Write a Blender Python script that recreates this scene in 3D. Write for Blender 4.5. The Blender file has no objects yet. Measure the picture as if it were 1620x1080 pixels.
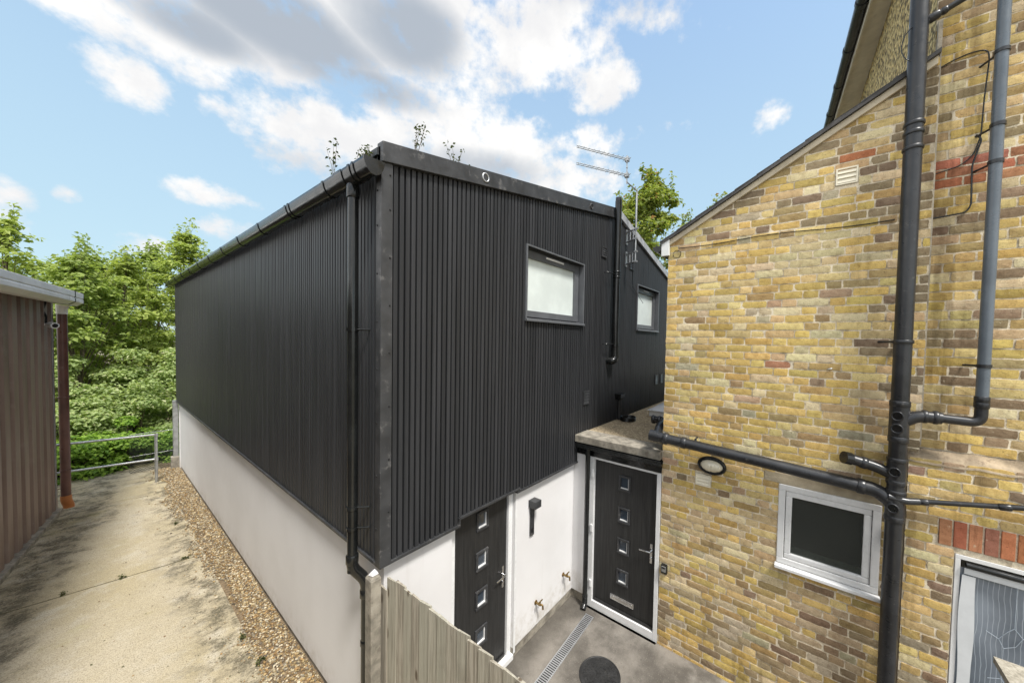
import bpy, bmesh, math, random
import numpy as np
from mathutils import Vector, Matrix
R = math.radians
rng = random.Random(7)
nr = np.random.default_rng(7)
scn = bpy.context.scene
C = scn.collection

# ------------------------------------------------------------------ camera
cam = bpy.data.cameras.new('camera')
camo = bpy.data.objects.new('camera', cam); C.objects.link(camo)
Rr = Vector((0.5940283771660957, -0.8042009533372205, 0.01977659659598806))
Ru = Vector((0.012492432205694766, 0.033803254524172405, 0.9993504285890713))
Rf = Vector((0.804347080717647, 0.5933954555227734, -0.030126518317246942))
M = Matrix.Identity(4)
for i in range(3):
    M[i][0] = Rr[i]; M[i][1] = Ru[i]; M[i][2] = -Rf[i]
M.translation = (-1.27356, -2.50705, 3.61624)
camo.matrix_world = M
cam.sensor_width = 36.0
cam.lens = 36.0 * 541.0976 / 1620.0
cam.shift_x = -(875.2431 - 810) / 1620.0
cam.shift_y = (554.7148 - 540) / 1620.0
cam.clip_start = 0.05; cam.clip_end = 2000
scn.camera = camo

# ------------------------------------------------------------------ light
EXPOSURE = 1.4
SKY_STRENGTH = 0.13
SUN_EL, SUN_AZ = R(60), math.atan2(-0.24, -0.60)
scn.view_settings.view_transform = 'Standard'
scn.view_settings.look = 'None'
scn.view_settings.exposure = EXPOSURE
scn.view_settings.gamma = 1.0
scn.view_settings.use_curve_mapping = False
sun = bpy.data.lights.new('sun', 'SUN'); sun.energy = 2.0; sun.angle = R(10); sun.color = (1, 0.965, 0.91)
suno = bpy.data.objects.new('sun', sun); C.objects.link(suno)
sdir = Vector((math.sin(SUN_AZ) * math.cos(SUN_EL), math.cos(SUN_AZ) * math.cos(SUN_EL), math.sin(SUN_EL)))
suno.rotation_euler = sdir.to_track_quat('Z', 'Y').to_euler()
suno.location = (0, 0, 30)

world = bpy.data.worlds.new('World'); scn.world = world; world.use_nodes = True
wt = world.node_tree; wn = wt.nodes; wl = wt.links
wn.clear()

def build_world():
    out = wn.new('ShaderNodeOutputWorld'); bg = wn.new('ShaderNodeBackground')
    bg.inputs['Strength'].default_value = SKY_STRENGTH
    wl.new(bg.outputs[0], out.inputs['Surface'])
    sky = wn.new('ShaderNodeTexSky'); sky.sky_type = 'NISHITA'; sky.sun_disc = False
    sky.sun_elevation = SUN_EL; sky.sun_rotation = SUN_AZ
    sky.air_density = 1.0; sky.dust_density = 0.6; sky.ozone_density = 1.6
    tc = wn.new('ShaderNodeTexCoord')
    d = tc.outputs['Generated']

    def math_(op, a, b=None, c=None, clamp=False):
        n = wn.new('ShaderNodeMath'); n.operation = op; n.use_clamp = clamp
        for i, v in enumerate((a, b, c)):
            if v is None: continue
            if isinstance(v, (int, float)): n.inputs[i].default_value = v
            else: wl.new(v, n.inputs[i])
        return n.outputs[0]

    def dot(v):
        n = wn.new('ShaderNodeVectorMath'); n.operation = 'DOT_PRODUCT'
        wl.new(d, n.inputs[0]); n.inputs[1].default_value = v
        return n.outputs['Value']

    def noise(scale, detail, rough, off=(0, 0, 0), zs=1.0):
        mp = wn.new('ShaderNodeMapping'); wl.new(d, mp.inputs[0])
        mp.inputs['Location'].default_value = off; mp.inputs['Scale'].default_value = (1, 1, zs)
        n = wn.new('ShaderNodeTexNoise'); wl.new(mp.outputs[0], n.inputs['Vector'])
        n.inputs['Scale'].default_value = scale; n.inputs['Detail'].default_value = detail
        n.inputs['Roughness'].default_value = rough
        return n.outputs[0]

    def field(blobs):
        # cloud masses given by compass azimuth, elevation, half widths (degrees) and weight
        f = None
        for az, el, ra, rb, w in blobs:
            a, e = R(az), R(el)
            e1 = Vector((math.cos(a), -math.sin(a), 0))
            cdir = Vector((math.sin(a) * math.cos(e), math.cos(a) * math.cos(e), math.sin(e)))
            e2 = e1.cross(cdir); 
            if e2.z < 0: e2 = -e2
            x = dot(e1 / math.sin(R(ra))); y = dot(e2 / math.sin(R(rb)))
            # offset of the tangent-plane coordinate is zero at the blob's centre
            q = math_('MULTIPLY_ADD', x, x, math_('MULTIPLY', y, y))
            front = math_('LESS_THAN', dot(cdir), 0.0)
            q = math_('MULTIPLY_ADD', front, 50.0, q)
            v = math_('MAXIMUM', math_('MULTIPLY', math_('SUBTRACT', 1.0, q), w), -1.5)
            f = v if f is None else math_('MAXIMUM', f, v)
        return f

    def ramp(v, lo, hi):
        n = wn.new('ShaderNodeMapRange'); n.interpolation_type = 'SMOOTHSTEP'
        wl.new(v, n.inputs['Value']); n.inputs['From Min'].default_value = lo; n.inputs['From Max'].default_value = hi
        return n.outputs[0]

    def mix(f, a, b):
        n = wn.new('ShaderNodeMix'); n.data_type = 'RGBA'
        wl.new(f, n.inputs['Factor']) if not isinstance(f, (int, float)) else None
        if isinstance(f, (int, float)): n.inputs['Factor'].default_value = f
        for s, v in ((6, a), (7, b)):
            if isinstance(v, tuple): n.inputs[s].default_value = v
            else: wl.new(v, n.inputs[s])
        return n.outputs[2]

    f = field(CLOUDS)
    fluff = math_('ADD', math_('MULTIPLY', noise(7.5, 10, 0.62, (3.1, 0.4, 1.7), 1.4), 0.55), math_('MULTIPLY', noise(24, 6, 0.6, (0.1, 4.4, 1.1), 1.2), 0.45))
    big = noise(2.2, 6, 0.55, (7.3, 2.1, 0.2), 2.2)
    back = ramp(big, 0.36, 0.56)                       # cloud cover added outside the view as neutral fill light
    behind = ramp(dot(tuple(-Rf)), -0.42, -0.15)          # only the unseen sky outside the view
    dens = math_('ADD', f, math_('MULTIPLY', math_('SUBTRACT', fluff, 0.5), 6.0))
    dens = ramp(dens, -0.15, 1.15)
    dens = math_('MAXIMUM', dens, math_('MULTIPLY', back, behind))
    shade = math_('ADD', field(DARKS), math_('MULTIPLY', math_('SUBTRACT', noise(4.0, 7, 0.55, (1.1, 5.4, 2.2), 1.3), 0.5), 1.6))
    shade = ramp(shade, -0.35, 1.0)
    k = 1.0 / (SKY_STRENGTH * 2 ** EXPOSURE)
    puff = ramp(noise(9.0, 6, 0.6, (0.3, 9.2, 4.0), 1.2), 0.3, 0.72)
    white = mix(puff, (0.90 * k, 0.90 * k, 0.91 * k, 1), (1.08 * k, 1.07 * k, 1.05 * k, 1))
    grey = (0.47 * k, 0.525 * k, 0.60 * k, 1)
    cl = mix(shade, white, grey)
    fill_cloud = mix(1.0, white, (1.72, 1.70, 1.66, 1)); fill_cloud.node.blend_type = 'MULTIPLY'
    cl = mix(behind, cl, fill_cloud)          # unseen added clouds brightened to throw more light on the scene
    # thin veil near the horizon
    z = dot((0, 0, 1))
    veil = math_('MULTIPLY', math_('SUBTRACT', 1.0, ramp(z, 0.05, 1.25)), 0.88)
    skyc = mix(veil, mix(0.0, sky.outputs[0], sky.outputs[0]), (0.50 * k, 0.685 * k, 0.755 * k, 1))
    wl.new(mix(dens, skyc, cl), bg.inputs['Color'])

CLOUDS = [(4.8, 29.4, 6.4, 3.0, 1.2), (12.5, 32.7, 8.3, 4.3, 1.5), (23.3, 36.8, 10.4, 5.6, 1.6), (2.8, 24.5, 2.8, 2.8, 1.0), (7.6, 27.6, 3.0, 1.7, 0.8), (-0.7, 28.7, 4.9, 1.7, 1.1), (35.2, 39.0, 11.0, 6.9, 1.4), (50.0, 40.6, 9.3, 5.5, 1.5), (60.4, 36.3, 4.9, 3.3, 1.0), (58.2, 41.8, 3.0, 2.2, 0.6), (23.3, 25.7, 13.7, 4.3, 1.4), (17.5, 23.4, 5.9, 3.5, 1.0), (34.4, 28.7, 12.3, 5.6, 1.4), (44.1, 29.2, 7.9, 4.6, 1.2), (53.5, 24.8, 10.3, 3.8, 1.0), (29.8, 32.4, 14.9, 3.0, 0.8), (58.6, 29.6, 4.9, 2.3, 0.7), (8.5, 15.8, 3.7, 1.5, 0.8), (-1.2, 12.9, 0.8, 1.0, 0.7), (-4.1, 10.9, 1.4, 2.4, 0.9), (10.3, 12.5, 3.4, 1.6, 0.6), (85.4, 29.2, 2.0, 1.3, 0.45), (65.7, 30.4, 5.2, 1.0, 0.35), (3.7, 9.1, 1.8, 1.3, 0.6), (95.6, 46.4, 13.7, 5.4, 1.2), (26.3, 52.6, 33.4, 5.8, 1.5)]
DARKS = [(15.5, 34.7, 11.0, 4.0, 1.2), (29.8, 38.8, 7.7, 4.7, 1.3), (7.6, 31.3, 5.9, 2.3, 0.9), (23.3, 32.4, 10.3, 2.2, 0.9), (41.2, 25.7, 10.7, 2.4, 0.6), (16.8, 21.4, 5.9, 1.7, 0.4), (26.3, 52.6, 29.3, 6.5, 1.0)]

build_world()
try:
    world.cycles.sampling_method = 'MANUAL'; world.cycles.sample_map_resolution = 1024
except Exception: pass

# ------------------------------------------------------------------ mesh helpers
class MB:
    def __init__(s): s.v = []; s.f = []; s.sm = []
    def add(s, vs, fs, smooth=False):
        o = len(s.v); s.v += [tuple(p) for p in vs]
        s.f += [tuple(i + o for i in f) for f in fs]; s.sm += [smooth] * len(fs)
        return s
    def box(s, x0, x1, y0, y1, z0, z1):
        x0, x1 = min(x0, x1), max(x0, x1); y0, y1 = min(y0, y1), max(y0, y1); z0, z1 = min(z0, z1), max(z0, z1)
        return s.add([(x0, y0, z0), (x1, y0, z0), (x1, y1, z0), (x0, y1, z0), (x0, y0, z1), (x1, y0, z1), (x1, y1, z1), (x0, y1, z1)],
                     [(0, 3, 2, 1), (4, 5, 6, 7), (0, 1, 5, 4), (1, 2, 6, 5), (2, 3, 7, 6), (3, 0, 4, 7)])
    def hexa(s, p):    # 8 points, bottom ring then top ring
        return s.add(p, [(0, 3, 2, 1), (4, 5, 6, 7), (0, 1, 5, 4), (1, 2, 6, 5), (2, 3, 7, 6), (3, 0, 4, 7)])
    def prism(s, poly, ext):   # polygon (3-D points) pushed along ext
        n = len(poly); e = Vector(ext)
        vs = [Vector(p) for p in poly]; vs = vs + [p + e for p in vs]
        return s.add(vs, [tuple(range(n))[::-1], tuple(range(n, 2 * n))] + [(i, (i + 1) % n, n + (i + 1) % n, n + i) for i in range(n)])
    def tube(s, pts, r, seg=18, cap=True, inner=None):
        pts = [Vector(p) for p in pts]; n = len(pts)
        rs = r if isinstance(r, (list, tuple)) else [r] * n
        t0 = (pts[1] - pts[0]).normalized()
        a = t0.orthogonal().normalized()
        rings = []
        prev = t0
        for i, p in enumerate(pts):
            if i == 0: t = t0
            elif i == n - 1: t = (pts[i] - pts[i - 1]).normalized()
            else: t = ((pts[i + 1] - pts[i]).normalized() + (pts[i] - pts[i - 1]).normalized()).normalized()
            q = prev.rotation_difference(t); a = (q @ a); a = (a - t * a.dot(t)).normalized(); prev = t
            b = t.cross(a)
            rings.append([p + (a * math.cos(k * 2 * math.pi / seg) + b * math.sin(k * 2 * math.pi / seg)) * rs[i] for k in range(seg)])
        vs = [v for rg in rings for v in rg]; fs = []
        for i in range(n - 1):
            for k in range(seg):
                k2 = (k + 1) % seg
                fs.append((i * seg + k, i * seg + k2, (i + 1) * seg + k2, (i + 1) * seg + k))
        s.add(vs, fs, True)
        if cap:
            s.add(rings[0], [tuple(range(seg))[::-1]]); s.add(rings[-1], [tuple(range(seg))])
        return s
    def ring(s, c, axis, R0, r, seg=28, rs=8):  # torus
        c = Vector(c); ax = Vector(axis).normalized(); a = ax.orthogonal().normalized(); b = ax.cross(a)
        vs = []; fs = []
        for i in range(seg):
            t = 2 * math.pi * i / seg; d = a * math.cos(t) + b * math.sin(t)
            for k in range(rs):
                u = 2 * math.pi * k / rs
                vs.append(c + d * (R0 + r * math.cos(u)) + ax * (r * math.sin(u)))
        for i in range(seg):
            for k in range(rs):
                fs.append((i * rs + k, ((i + 1) % seg) * rs + k, ((i + 1) % seg) * rs + (k + 1) % rs, i * rs + (k + 1) % rs))
        return s.add(vs, fs, True)
    def mesh(s, name):
        me = bpy.data.meshes.new(name); me.from_pydata(s.v, [], s.f)
        me.polygons.foreach_set('use_smooth', s.sm); me.update()
        return me

def fillet(pts, r, n=6):
    pts = [Vector(p) for p in pts]; out = [pts[0]]
    for i in range(1, len(pts) - 1):
        a, b, c = pts[i - 1], pts[i], pts[i + 1]
        u = (a - b); v = (c - b); k = min(r, u.length * .49, v.length * .49)
        p0 = b + u.normalized() * k; p1 = b + v.normalized() * k
        for j in range(n + 1):
            t = j / n
            out.append(p0 * (1 - t) ** 2 + b * 2 * t * (1 - t) + p1 * t * t)
    return out + [pts[-1]]

def tag(o, label=None, cat=None, group=None, kind=None):
    if label: o['label'] = label
    if cat: o['category'] = cat
    if group: o['group'] = group
    if kind: o['kind'] = kind
    return o

def thing(name, label, cat, loc=(0, 0, 0), group=None):
    o = bpy.data.objects.new(name, None); C.objects.link(o); o.location = loc
    o.empty_display_size = 0.1
    o['base'] = list(loc)
    return tag(o, label, cat, group)

def obj(name, mb, m, parent=None, bevel=0, label=None):
    me = mb if isinstance(mb, bpy.types.Mesh) else mb.mesh(name)
    o = bpy.data.objects.new(name, me); C.objects.link(o)
    if m: me.materials.append(m)
    if parent:
        o.parent = parent
        root = parent
        while root.parent: root = root.parent
        if parent is root and root.type == 'EMPTY':
            o.matrix_parent_inverse = Matrix.Translation(-Vector(root['base']))
    if bevel:
        b = o.modifiers.new('bevel', 'BEVEL'); b.width = bevel; b.segments = 2; b.limit_method = 'ANGLE'; b.angle_limit = R(40)
    if label: o['label'] = label
    return o

# ------------------------------------------------------------------ materials
def newmat(name):
    m = bpy.data.materials.new(name); m.use_nodes = True
    nt = m.node_tree; b = nt.nodes['Principled BSDF']
    return m, nt, b

class NT:
    def __init__(s, nt):
        s.nt = nt; s.n = nt.nodes; s.l = nt.links
        s.tc = s.n.new('ShaderNodeTexCoord').outputs['Object']
    def map(s, scale=(1, 1, 1), rot=(0, 0, 0), loc=(0, 0, 0), src=None):
        n = s.n.new('ShaderNodeMapping'); s.l.new(src or s.tc, n.inputs[0])
        n.inputs['Scale'].default_value = scale; n.inputs['Rotation'].default_value = rot; n.inputs['Location'].default_value = loc
        return n.outputs[0]
    def noise(s, scale, detail=4, rough=.55, vec=None, dist=0):
        n = s.n.new('ShaderNodeTexNoise'); s.l.new(vec or s.tc, n.inputs['Vector'])
        n.inputs['Scale'].default_value = scale; n.inputs['Detail'].default_value = detail; n.inputs['Roughness'].default_value = rough
        n.inputs['Distortion'].default_value = dist
        return n.outputs[0]
    def voro(s, scale, vec=None, feature='F1', out='Distance'):
        n = s.n.new('ShaderNodeTexVoronoi'); s.l.new(vec or s.tc, n.inputs['Vector']); n.feature = feature
        n.inputs['Scale'].default_value = scale
        return n.outputs[out]
    def ramp(s, v, lo, hi, a=0.0, b=1.0):
        n = s.n.new('ShaderNodeMapRange'); n.interpolation_type = 'SMOOTHSTEP'; s.l.new(v, n.inputs['Value'])
        n.inputs['From Min'].default_value = lo; n.inputs['From Max'].default_value = hi
        n.inputs['To Min'].default_value = a; n.inputs['To Max'].default_value = b
        return n.outputs[0]
    def math(s, op, a, b=0.0):
        n = s.n.new('ShaderNodeMath'); n.operation = op
        for i, v in enumerate((a, b)):
            if isinstance(v, (int, float)): n.inputs[i].default_value = v
            else: s.l.new(v, n.inputs[i])
        return n.outputs[0]
    def mix(s, f, a, b, mode='MIX'):
        n = s.n.new('ShaderNodeMix'); n.data_type = 'RGBA'; n.blend_type = mode
        if isinstance(f, (int, float)): n.inputs['Factor'].default_value = f
        else: s.l.new(f, n.inputs['Factor'])
        for i, v in ((6, a), (7, b)):
            if isinstance(v, tuple): n.inputs[i].default_value = (v + (1,))[:4]
            else: s.l.new(v, n.inputs[i])
        return n.outputs[2]
    def attr(s, name):
        n = s.n.new('ShaderNodeAttribute'); n.attribute_name = name
        return n
    def bump(s, h, strength, dist, bsdf):
        n = s.n.new('ShaderNodeBump'); n.inputs['Strength'].default_value = strength; n.inputs['Distance'].default_value = dist
        s.l.new(h, n.inputs['Height']); s.l.new(n.outputs[0], bsdf.inputs['Normal'])
    def sep(s):
        n = s.n.new('ShaderNodeSeparateXYZ'); s.l.new(s.tc, n.inputs[0]); return n.outputs

def plain(name, col, rough=.5, metal=0, var=.15, scale=6, bump=0, dirt=None, spec=.5):
    m, nt, b = newmat(name); g = NT(nt)
    n = g.noise(scale, 6, .6)
    lo = tuple(c * (1 - var) for c in col); hi = tuple(min(1, c * (1 + var)) for c in col)
    c = g.mix(g.ramp(n, .3, .7), lo, hi)
    if dirt:
        c = g.mix(g.ramp(g.noise(dirt[1], 8, .7), dirt[2], dirt[2] + .12, 0, dirt[3]), c, dirt[0])
    nt.links.new(c, b.inputs['Base Color'])
    r = g.ramp(g.noise(scale * 3, 4), .3, .7, max(0, rough - .08), min(1, rough + .08)); nt.links.new(r, b.inputs['Roughness'])
    b.inputs['Metallic'].default_value = metal; b.inputs['Specular IOR Level'].default_value = spec
    if bump: g.bump(g.noise(scale * 12, 5, .6), bump, .01, b)
    return m

def mat_clad():
    m, nt, b = newmat('black_cladding'); g = NT(nt)
    st = g.noise(1, 5, .6, g.map((14, 14, .35)))
    c = g.mix(g.ramp(st, .35, .75), (.022, .023, .025), (.040, .041, .044))
    sp = g.noise(38, 3, .75, g.map((1.6, 1.6, .8)))
    big = g.noise(.9, 3, .5)
    sp2 = g.math('MULTIPLY', g.ramp(sp, .70, .76), g.ramp(big, .5, .7))
    c = g.mix(g.math('MULTIPLY', sp2, .45), c, (.22, .21, .20))
    nt.links.new(c, b.inputs['Base Color'])
    nt.links.new(g.ramp(st, .3, .7, .42, .54), b.inputs['Roughness'])
    b.inputs['Specular IOR Level'].default_value = .34
    g.bump(g.noise(25, 3, .5, g.map((1, 1, .08))), .03, .002, b)
    return m

def mat_render():
    m, nt, b = newmat('warm_white_render'); g = NT(nt)
    c = g.mix(g.ramp(g.noise(1.2, 5, .6), .3, .7), (.68, .668, .66), (.73, .72, .715))
    z = g.sep()[2]
    stain = g.math('MULTIPLY', g.ramp(g.math('ADD', z, g.math('MULTIPLY', g.noise(4, 5, .6), .35)), .72, .38), g.ramp(g.noise(9, 7, .7), .38, .66))
    c = g.mix(g.math('MULTIPLY', stain, .42), c, (.37, .32, .23))
    streak = g.ramp(g.noise(1, 4, .6, g.map((9, 9, .5))), .60, .80)
    c = g.mix(g.math('MULTIPLY', streak, .18), c, (.46, .42, .38))
    nt.links.new(c, b.inputs['Base Color']); b.inputs['Roughness'].default_value = .85
    g.bump(g.noise(160, 3, .6), .35, .004, b)
    return m

def mat_brick():
    m, nt, b = newmat('stock_brick'); g = NT(nt)
    a = g.attr('bcol'); col = a.outputs['Color']; isb = a.outputs['Alpha']
    n1 = g.noise(22, 6, .65); n2 = g.noise(75, 4, .6); n3 = g.noise(1.6, 5, .6)
    c = g.mix(g.ramp(n1, .42, .72, 0, .6), col, g.mix(1.0, col, (.60, .52, .47), 'MULTIPLY'))
    c = g.mix(g.ramp(g.noise(19, 6, .7, g.map(loc=(9, 3, 2))), .50, .70, 0, .38), c, g.mix(1.0, col, (1.25, 1.25, 1.35), 'MULTIPLY'))
    c = g.mix(g.ramp(n2, .62, .70, 0, .75), c, g.mix(1.0, col, (.28, .24, .22), 'MULTIPLY'))
    sm = g.noise(30, 5, .7, g.map((1, 1, 1), loc=(3, 1, 5)))
    c = g.mix(g.ramp(sm, .62, .72, 0, .55), c, (.72, .63, .46))           # mortar smears over the faces
    c = g.mix(g.math('MULTIPLY', g.ramp(n3, .52, .75), .30), c, g.mix(1.0, c, (.56, .52, .48), 'MULTIPLY'))
    er = g.ramp(g.noise(11, 6, .7, g.map(loc=(6, 1, 9))), .46, .66)
    notb = g.math('SUBTRACT', 1.0, isb)
    c = g.mix(g.math('MULTIPLY', g.math('MULTIPLY', er, notb), .75), c, (.27, .215, .14))
    fine = g.noise(130, 4, .75)
    c = g.mix(g.ramp(fine, .50, .66, 0, .5), c, g.mix(1.0, c, (.50, .45, .40), 'MULTIPLY'))
    c = g.mix(g.ramp(fine, .46, .34, 0, .35), c, g.mix(1.0, c, (1.25, 1.25, 1.3), 'MULTIPLY'))
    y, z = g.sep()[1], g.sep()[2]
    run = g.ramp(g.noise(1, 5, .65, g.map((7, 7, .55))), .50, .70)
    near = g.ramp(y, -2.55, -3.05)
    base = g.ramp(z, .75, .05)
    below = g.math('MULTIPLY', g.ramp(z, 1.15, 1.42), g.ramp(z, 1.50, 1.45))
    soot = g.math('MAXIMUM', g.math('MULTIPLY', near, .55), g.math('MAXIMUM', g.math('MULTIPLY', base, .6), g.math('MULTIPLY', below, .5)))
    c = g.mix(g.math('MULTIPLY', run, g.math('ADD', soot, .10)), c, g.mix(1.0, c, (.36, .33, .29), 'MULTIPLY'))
    nt.links.new(c, b.inputs['Base Color']); b.inputs['Roughness'].default_value = .92
    b.inputs['Specular IOR Level'].default_value = .25
    g.bump(g.noise(85, 5, .7), .5, .004, b)
    return m

def mat_drive():
    m, nt, b = newmat('stained_concrete'); g = NT(nt)
    n = g.noise(.9, 7, .62); n2 = g.noise(2.6, 6, .65); f = g.noise(90, 4, .7); br = g.noise(1, 3, .5, g.map((10, 120, 1), (0, 0, R(-9))))
    c = g.mix(g.ramp(n, .3, .7), (.425, .36, .225), (.50, .44, .325))
    c = g.mix(g.ramp(n2, .50, .70, 0, .7), c, (.55, .505, .41))
    c = g.mix(g.ramp(br, .40, .62, 0, .30), c, (.27, .235, .165))
    c = g.mix(g.ramp(f, .49, .60, 0, .68), c, (.17, .145, .10))
    c = g.mix(g.ramp(g.noise(26, 6, .75, g.map((1, 1.8, 1), (0, 0, R(-9)))), .56, .68, 0, .5), c, (.20, .175, .125))
    c = g.mix(g.ramp(g.noise(45, 3, .7), .62, .72, 0, .6), c, (.72, .66, .54))
    xs = g.sep()
    # damp lichen and old tyre dirt along both edges
    le = g.math('ADD', xs[0], g.math('MULTIPLY', g.math('SUBTRACT', n2, .5), 1.0))
    edge_r = g.ramp(le, -.80, -.42); 
    lw = g.math('SUBTRACT', g.math('ADD', g.math('MULTIPLY', xs[1], .17), -2.86), xs[0])
    edge_l = g.ramp(g.math('ADD', lw, g.math('MULTIPLY', g.math('SUBTRACT', g.noise(1.7, 7, .7), .5), 1.4)), -.60, -.18)
    dm = g.math('MULTIPLY', g.math('MAXIMUM', g.math('MULTIPLY', edge_r, 1.0), edge_l), g.ramp(g.noise(4, 9, .74), .43, .60))
    mot = g.ramp(g.noise(38, 6, .8), .36, .56, .35, 1.0)
    c = g.mix(g.math('MULTIPLY', g.math('MULTIPLY', dm, mot), .97), c, (.095, .083, .056))
    moss = g.math('MULTIPLY', g.ramp(g.noise(1.3, 6, .6, g.map(loc=(4, 2, 0))), .60, .74), .4)
    c = g.mix(moss, c, (.30, .27, .09))
    nt.links.new(c, b.inputs['Base Color']); b.inputs['Roughness'].default_value = .93
    b.inputs['Specular IOR Level'].default_value = .25
    g.bump(g.math('ADD', g.noise(70, 5, .7), g.math('MULTIPLY', br, .7)), .5, .008, b)
    return m

def mat_court():
    m, nt, b = newmat('damp_courtyard_concrete'); g = NT(nt)
    c = g.mix(g.ramp(g.noise(1.8, 7, .65), .35, .68), (.085, .076, .064), (.215, .195, .168))
    c = g.mix(g.ramp(g.noise(1.1, 5, .6, g.map(loc=(2, 5, 1))), .56, .70, 0, .7), c, (.34, .315, .28))
    c = g.mix(g.ramp(g.noise(80, 4, .7), .58, .68, 0, .5), c, (.38, .34, .28))
    c = g.mix(g.ramp(g.noise(28, 5, .75), .60, .68, 0, .7), c, (.05, .043, .034))
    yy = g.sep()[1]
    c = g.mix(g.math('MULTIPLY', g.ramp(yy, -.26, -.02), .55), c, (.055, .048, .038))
    nt.links.new(c, b.inputs['Base Color']); b.inputs['Roughness'].default_value = .8
    g.bump(g.noise(60, 5, .7), .4, .006, b)
    return m

def mat_wood():
    m, nt, b = newmat('weathered_timber'); g = NT(nt)
    rnd = g.attr('rnd').outputs['Fac']
    comb = g.n.new('ShaderNodeCombineXYZ'); nt.links.new(g.math('MULTIPLY', rnd, 40.0), comb.inputs[2]); nt.links.new(g.math('MULTIPLY', rnd, 17.0), comb.inputs[1])
    add = g.n.new('ShaderNodeVectorMath'); nt.links.new(g.tc, add.inputs[0]); nt.links.new(comb.outputs[0], add.inputs[1])
    v = add.outputs[0]
    gr = g.noise(1, 6, .65, g.map((60, 60, 2.2), src=v), .6)
    c = g.mix(g.ramp(gr, .3, .7), (.21, .185, .145), (.42, .385, .315))
    c = g.mix(g.ramp(rnd, 0, 1, 0, .45), c, (.36, .36, .29))
    kn = g.voro(1, g.map((9, 9, 3.0), src=v))
    c = g.mix(g.ramp(kn, .16, .07, 0, .85), c, (.085, .06, .038))
    c = g.mix(g.ramp(g.noise(2.5, 5, .6, v), .55, .75, 0, .45), c, (.15, .13, .10))
    nt.links.new(c, b.inputs['Base Color']); b.inputs['Roughness'].default_value = .88; b.inputs['Specular IOR Level'].default_value = .2
    g.bump(gr, .5, .004, b)
    return m

def mat_leaf(name, dark, light, tip=None, trans=.38):
    m, nt, b = newmat(name); g = NT(nt)
    r = g.attr('lc').outputs['Fac']
    c = g.mix(r, dark, light)
    if tip: c = g.mix(g.ramp(r, .86, .9), c, tip)
    nt.links.new(c, b.inputs['Base Color']); b.inputs['Roughness'].default_value = .5; b.inputs['Specular IOR Level'].default_value = .35
    t = g.n.new('ShaderNodeBsdfTranslucent'); nt.links.new(g.mix(1.0, c, (1.2, 1.25, .75), 'MULTIPLY'), t.inputs['Color'])
    mx = g.n.new('ShaderNodeMixShader'); mx.inputs[0].default_value = trans
    nt.links.new(b.outputs[0], mx.inputs[1]); nt.links.new(t.outputs[0], mx.inputs[2])
    nt.links.new(mx.outputs[0], nt.nodes['Material Output'].inputs['Surface'])
    return m

def mat_stone():
    m, nt, b = newmat('pebbles'); g = NT(nt)
    a = g.attr('bcol').outputs['Color']
    c = g.mix(g.ramp(g.noise(60, 3), .35, .7, 0, .5), a, g.mix(1.0, a, (.55, .52, .5), 'MULTIPLY'))
    nt.links.new(c, b.inputs['Base Color']); b.inputs['Roughness'].default_value = .75
    return m

def mat_pebbledash():
    m, nt, b = newmat('pebbledash'); g = NT(nt)
    v = g.voro(24)
    c = g.mix(g.ramp(g.noise(20, 3, .7), .35, .65), (.50, .35, .13), (.80, .63, .31))
    c = g.mix(g.ramp(v, .35, .75, 0, .9), c, (.10, .075, .04))
    nt.links.new(c, b.inputs['Base Color']); b.inputs['Roughness'].default_value = .95
    g.bump(v, .9, .02, b)
    return m

def mat_chips():
    m, nt, b = newmat('roof_chippings'); g = NT(nt)
    cell = g.voro(60, out='Color')
    sep = g.n.new('ShaderNodeSeparateColor'); nt.links.new(cell, sep.inputs[0])
    c = g.mix(sep.outputs[0], (.20, .15, .085), (.54, .44, .29))
    c = g.mix(g.ramp(g.noise(3, 6, .65), .5, .72, 0, .6), c, (.17, .14, .09))
    nt.links.new(c, b.inputs['Base Color']); b.inputs['Roughness'].default_value = .95
    g.bump(g.voro(60), .8, .012, b)
    return m

def mat_shed():
    m, nt, b = newmat('faded_brown_sheet'); g = NT(nt)
    st = g.noise(1, 5, .6, g.map((5, 5, .45)))
    c = g.mix(g.ramp(st, .3, .7), (.165, .110, .085), (.26, .19, .152))
    c = g.mix(g.ramp(g.noise(2.3, 6, .65), .52, .74, 0, .5), c, (.28, .225, .185))
    c = g.mix(g.ramp(g.noise(30, 3, .8), .69, .74, 0, .5), c, (.42, .40, .37))
    nt.links.new(c, b.inputs['Base Color']); b.inputs['Roughness'].default_value = .5
    return m

def mat_glass(name, col, rough=.05, dirty=.0, spec=.6, inside=None):
    m, nt, b = newmat(name); g = NT(nt)
    c = g.mix(g.ramp(g.noise(2.2, 4, .6), .35, .7), tuple(x * .85 for x in col), col)
    if dirty:
        st = g.math('MULTIPLY', g.ramp(g.noise(1, 5, .7, g.map((90, 90, 22))), .52, .64), dirty)
        c = g.mix(st, c, (.20, .20, .18))
    nt.links.new(c, b.inputs['Base Color'])
    b.inputs['Roughness'].default_value = rough; b.inputs['Specular IOR Level'].default_value = spec
    return m

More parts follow.
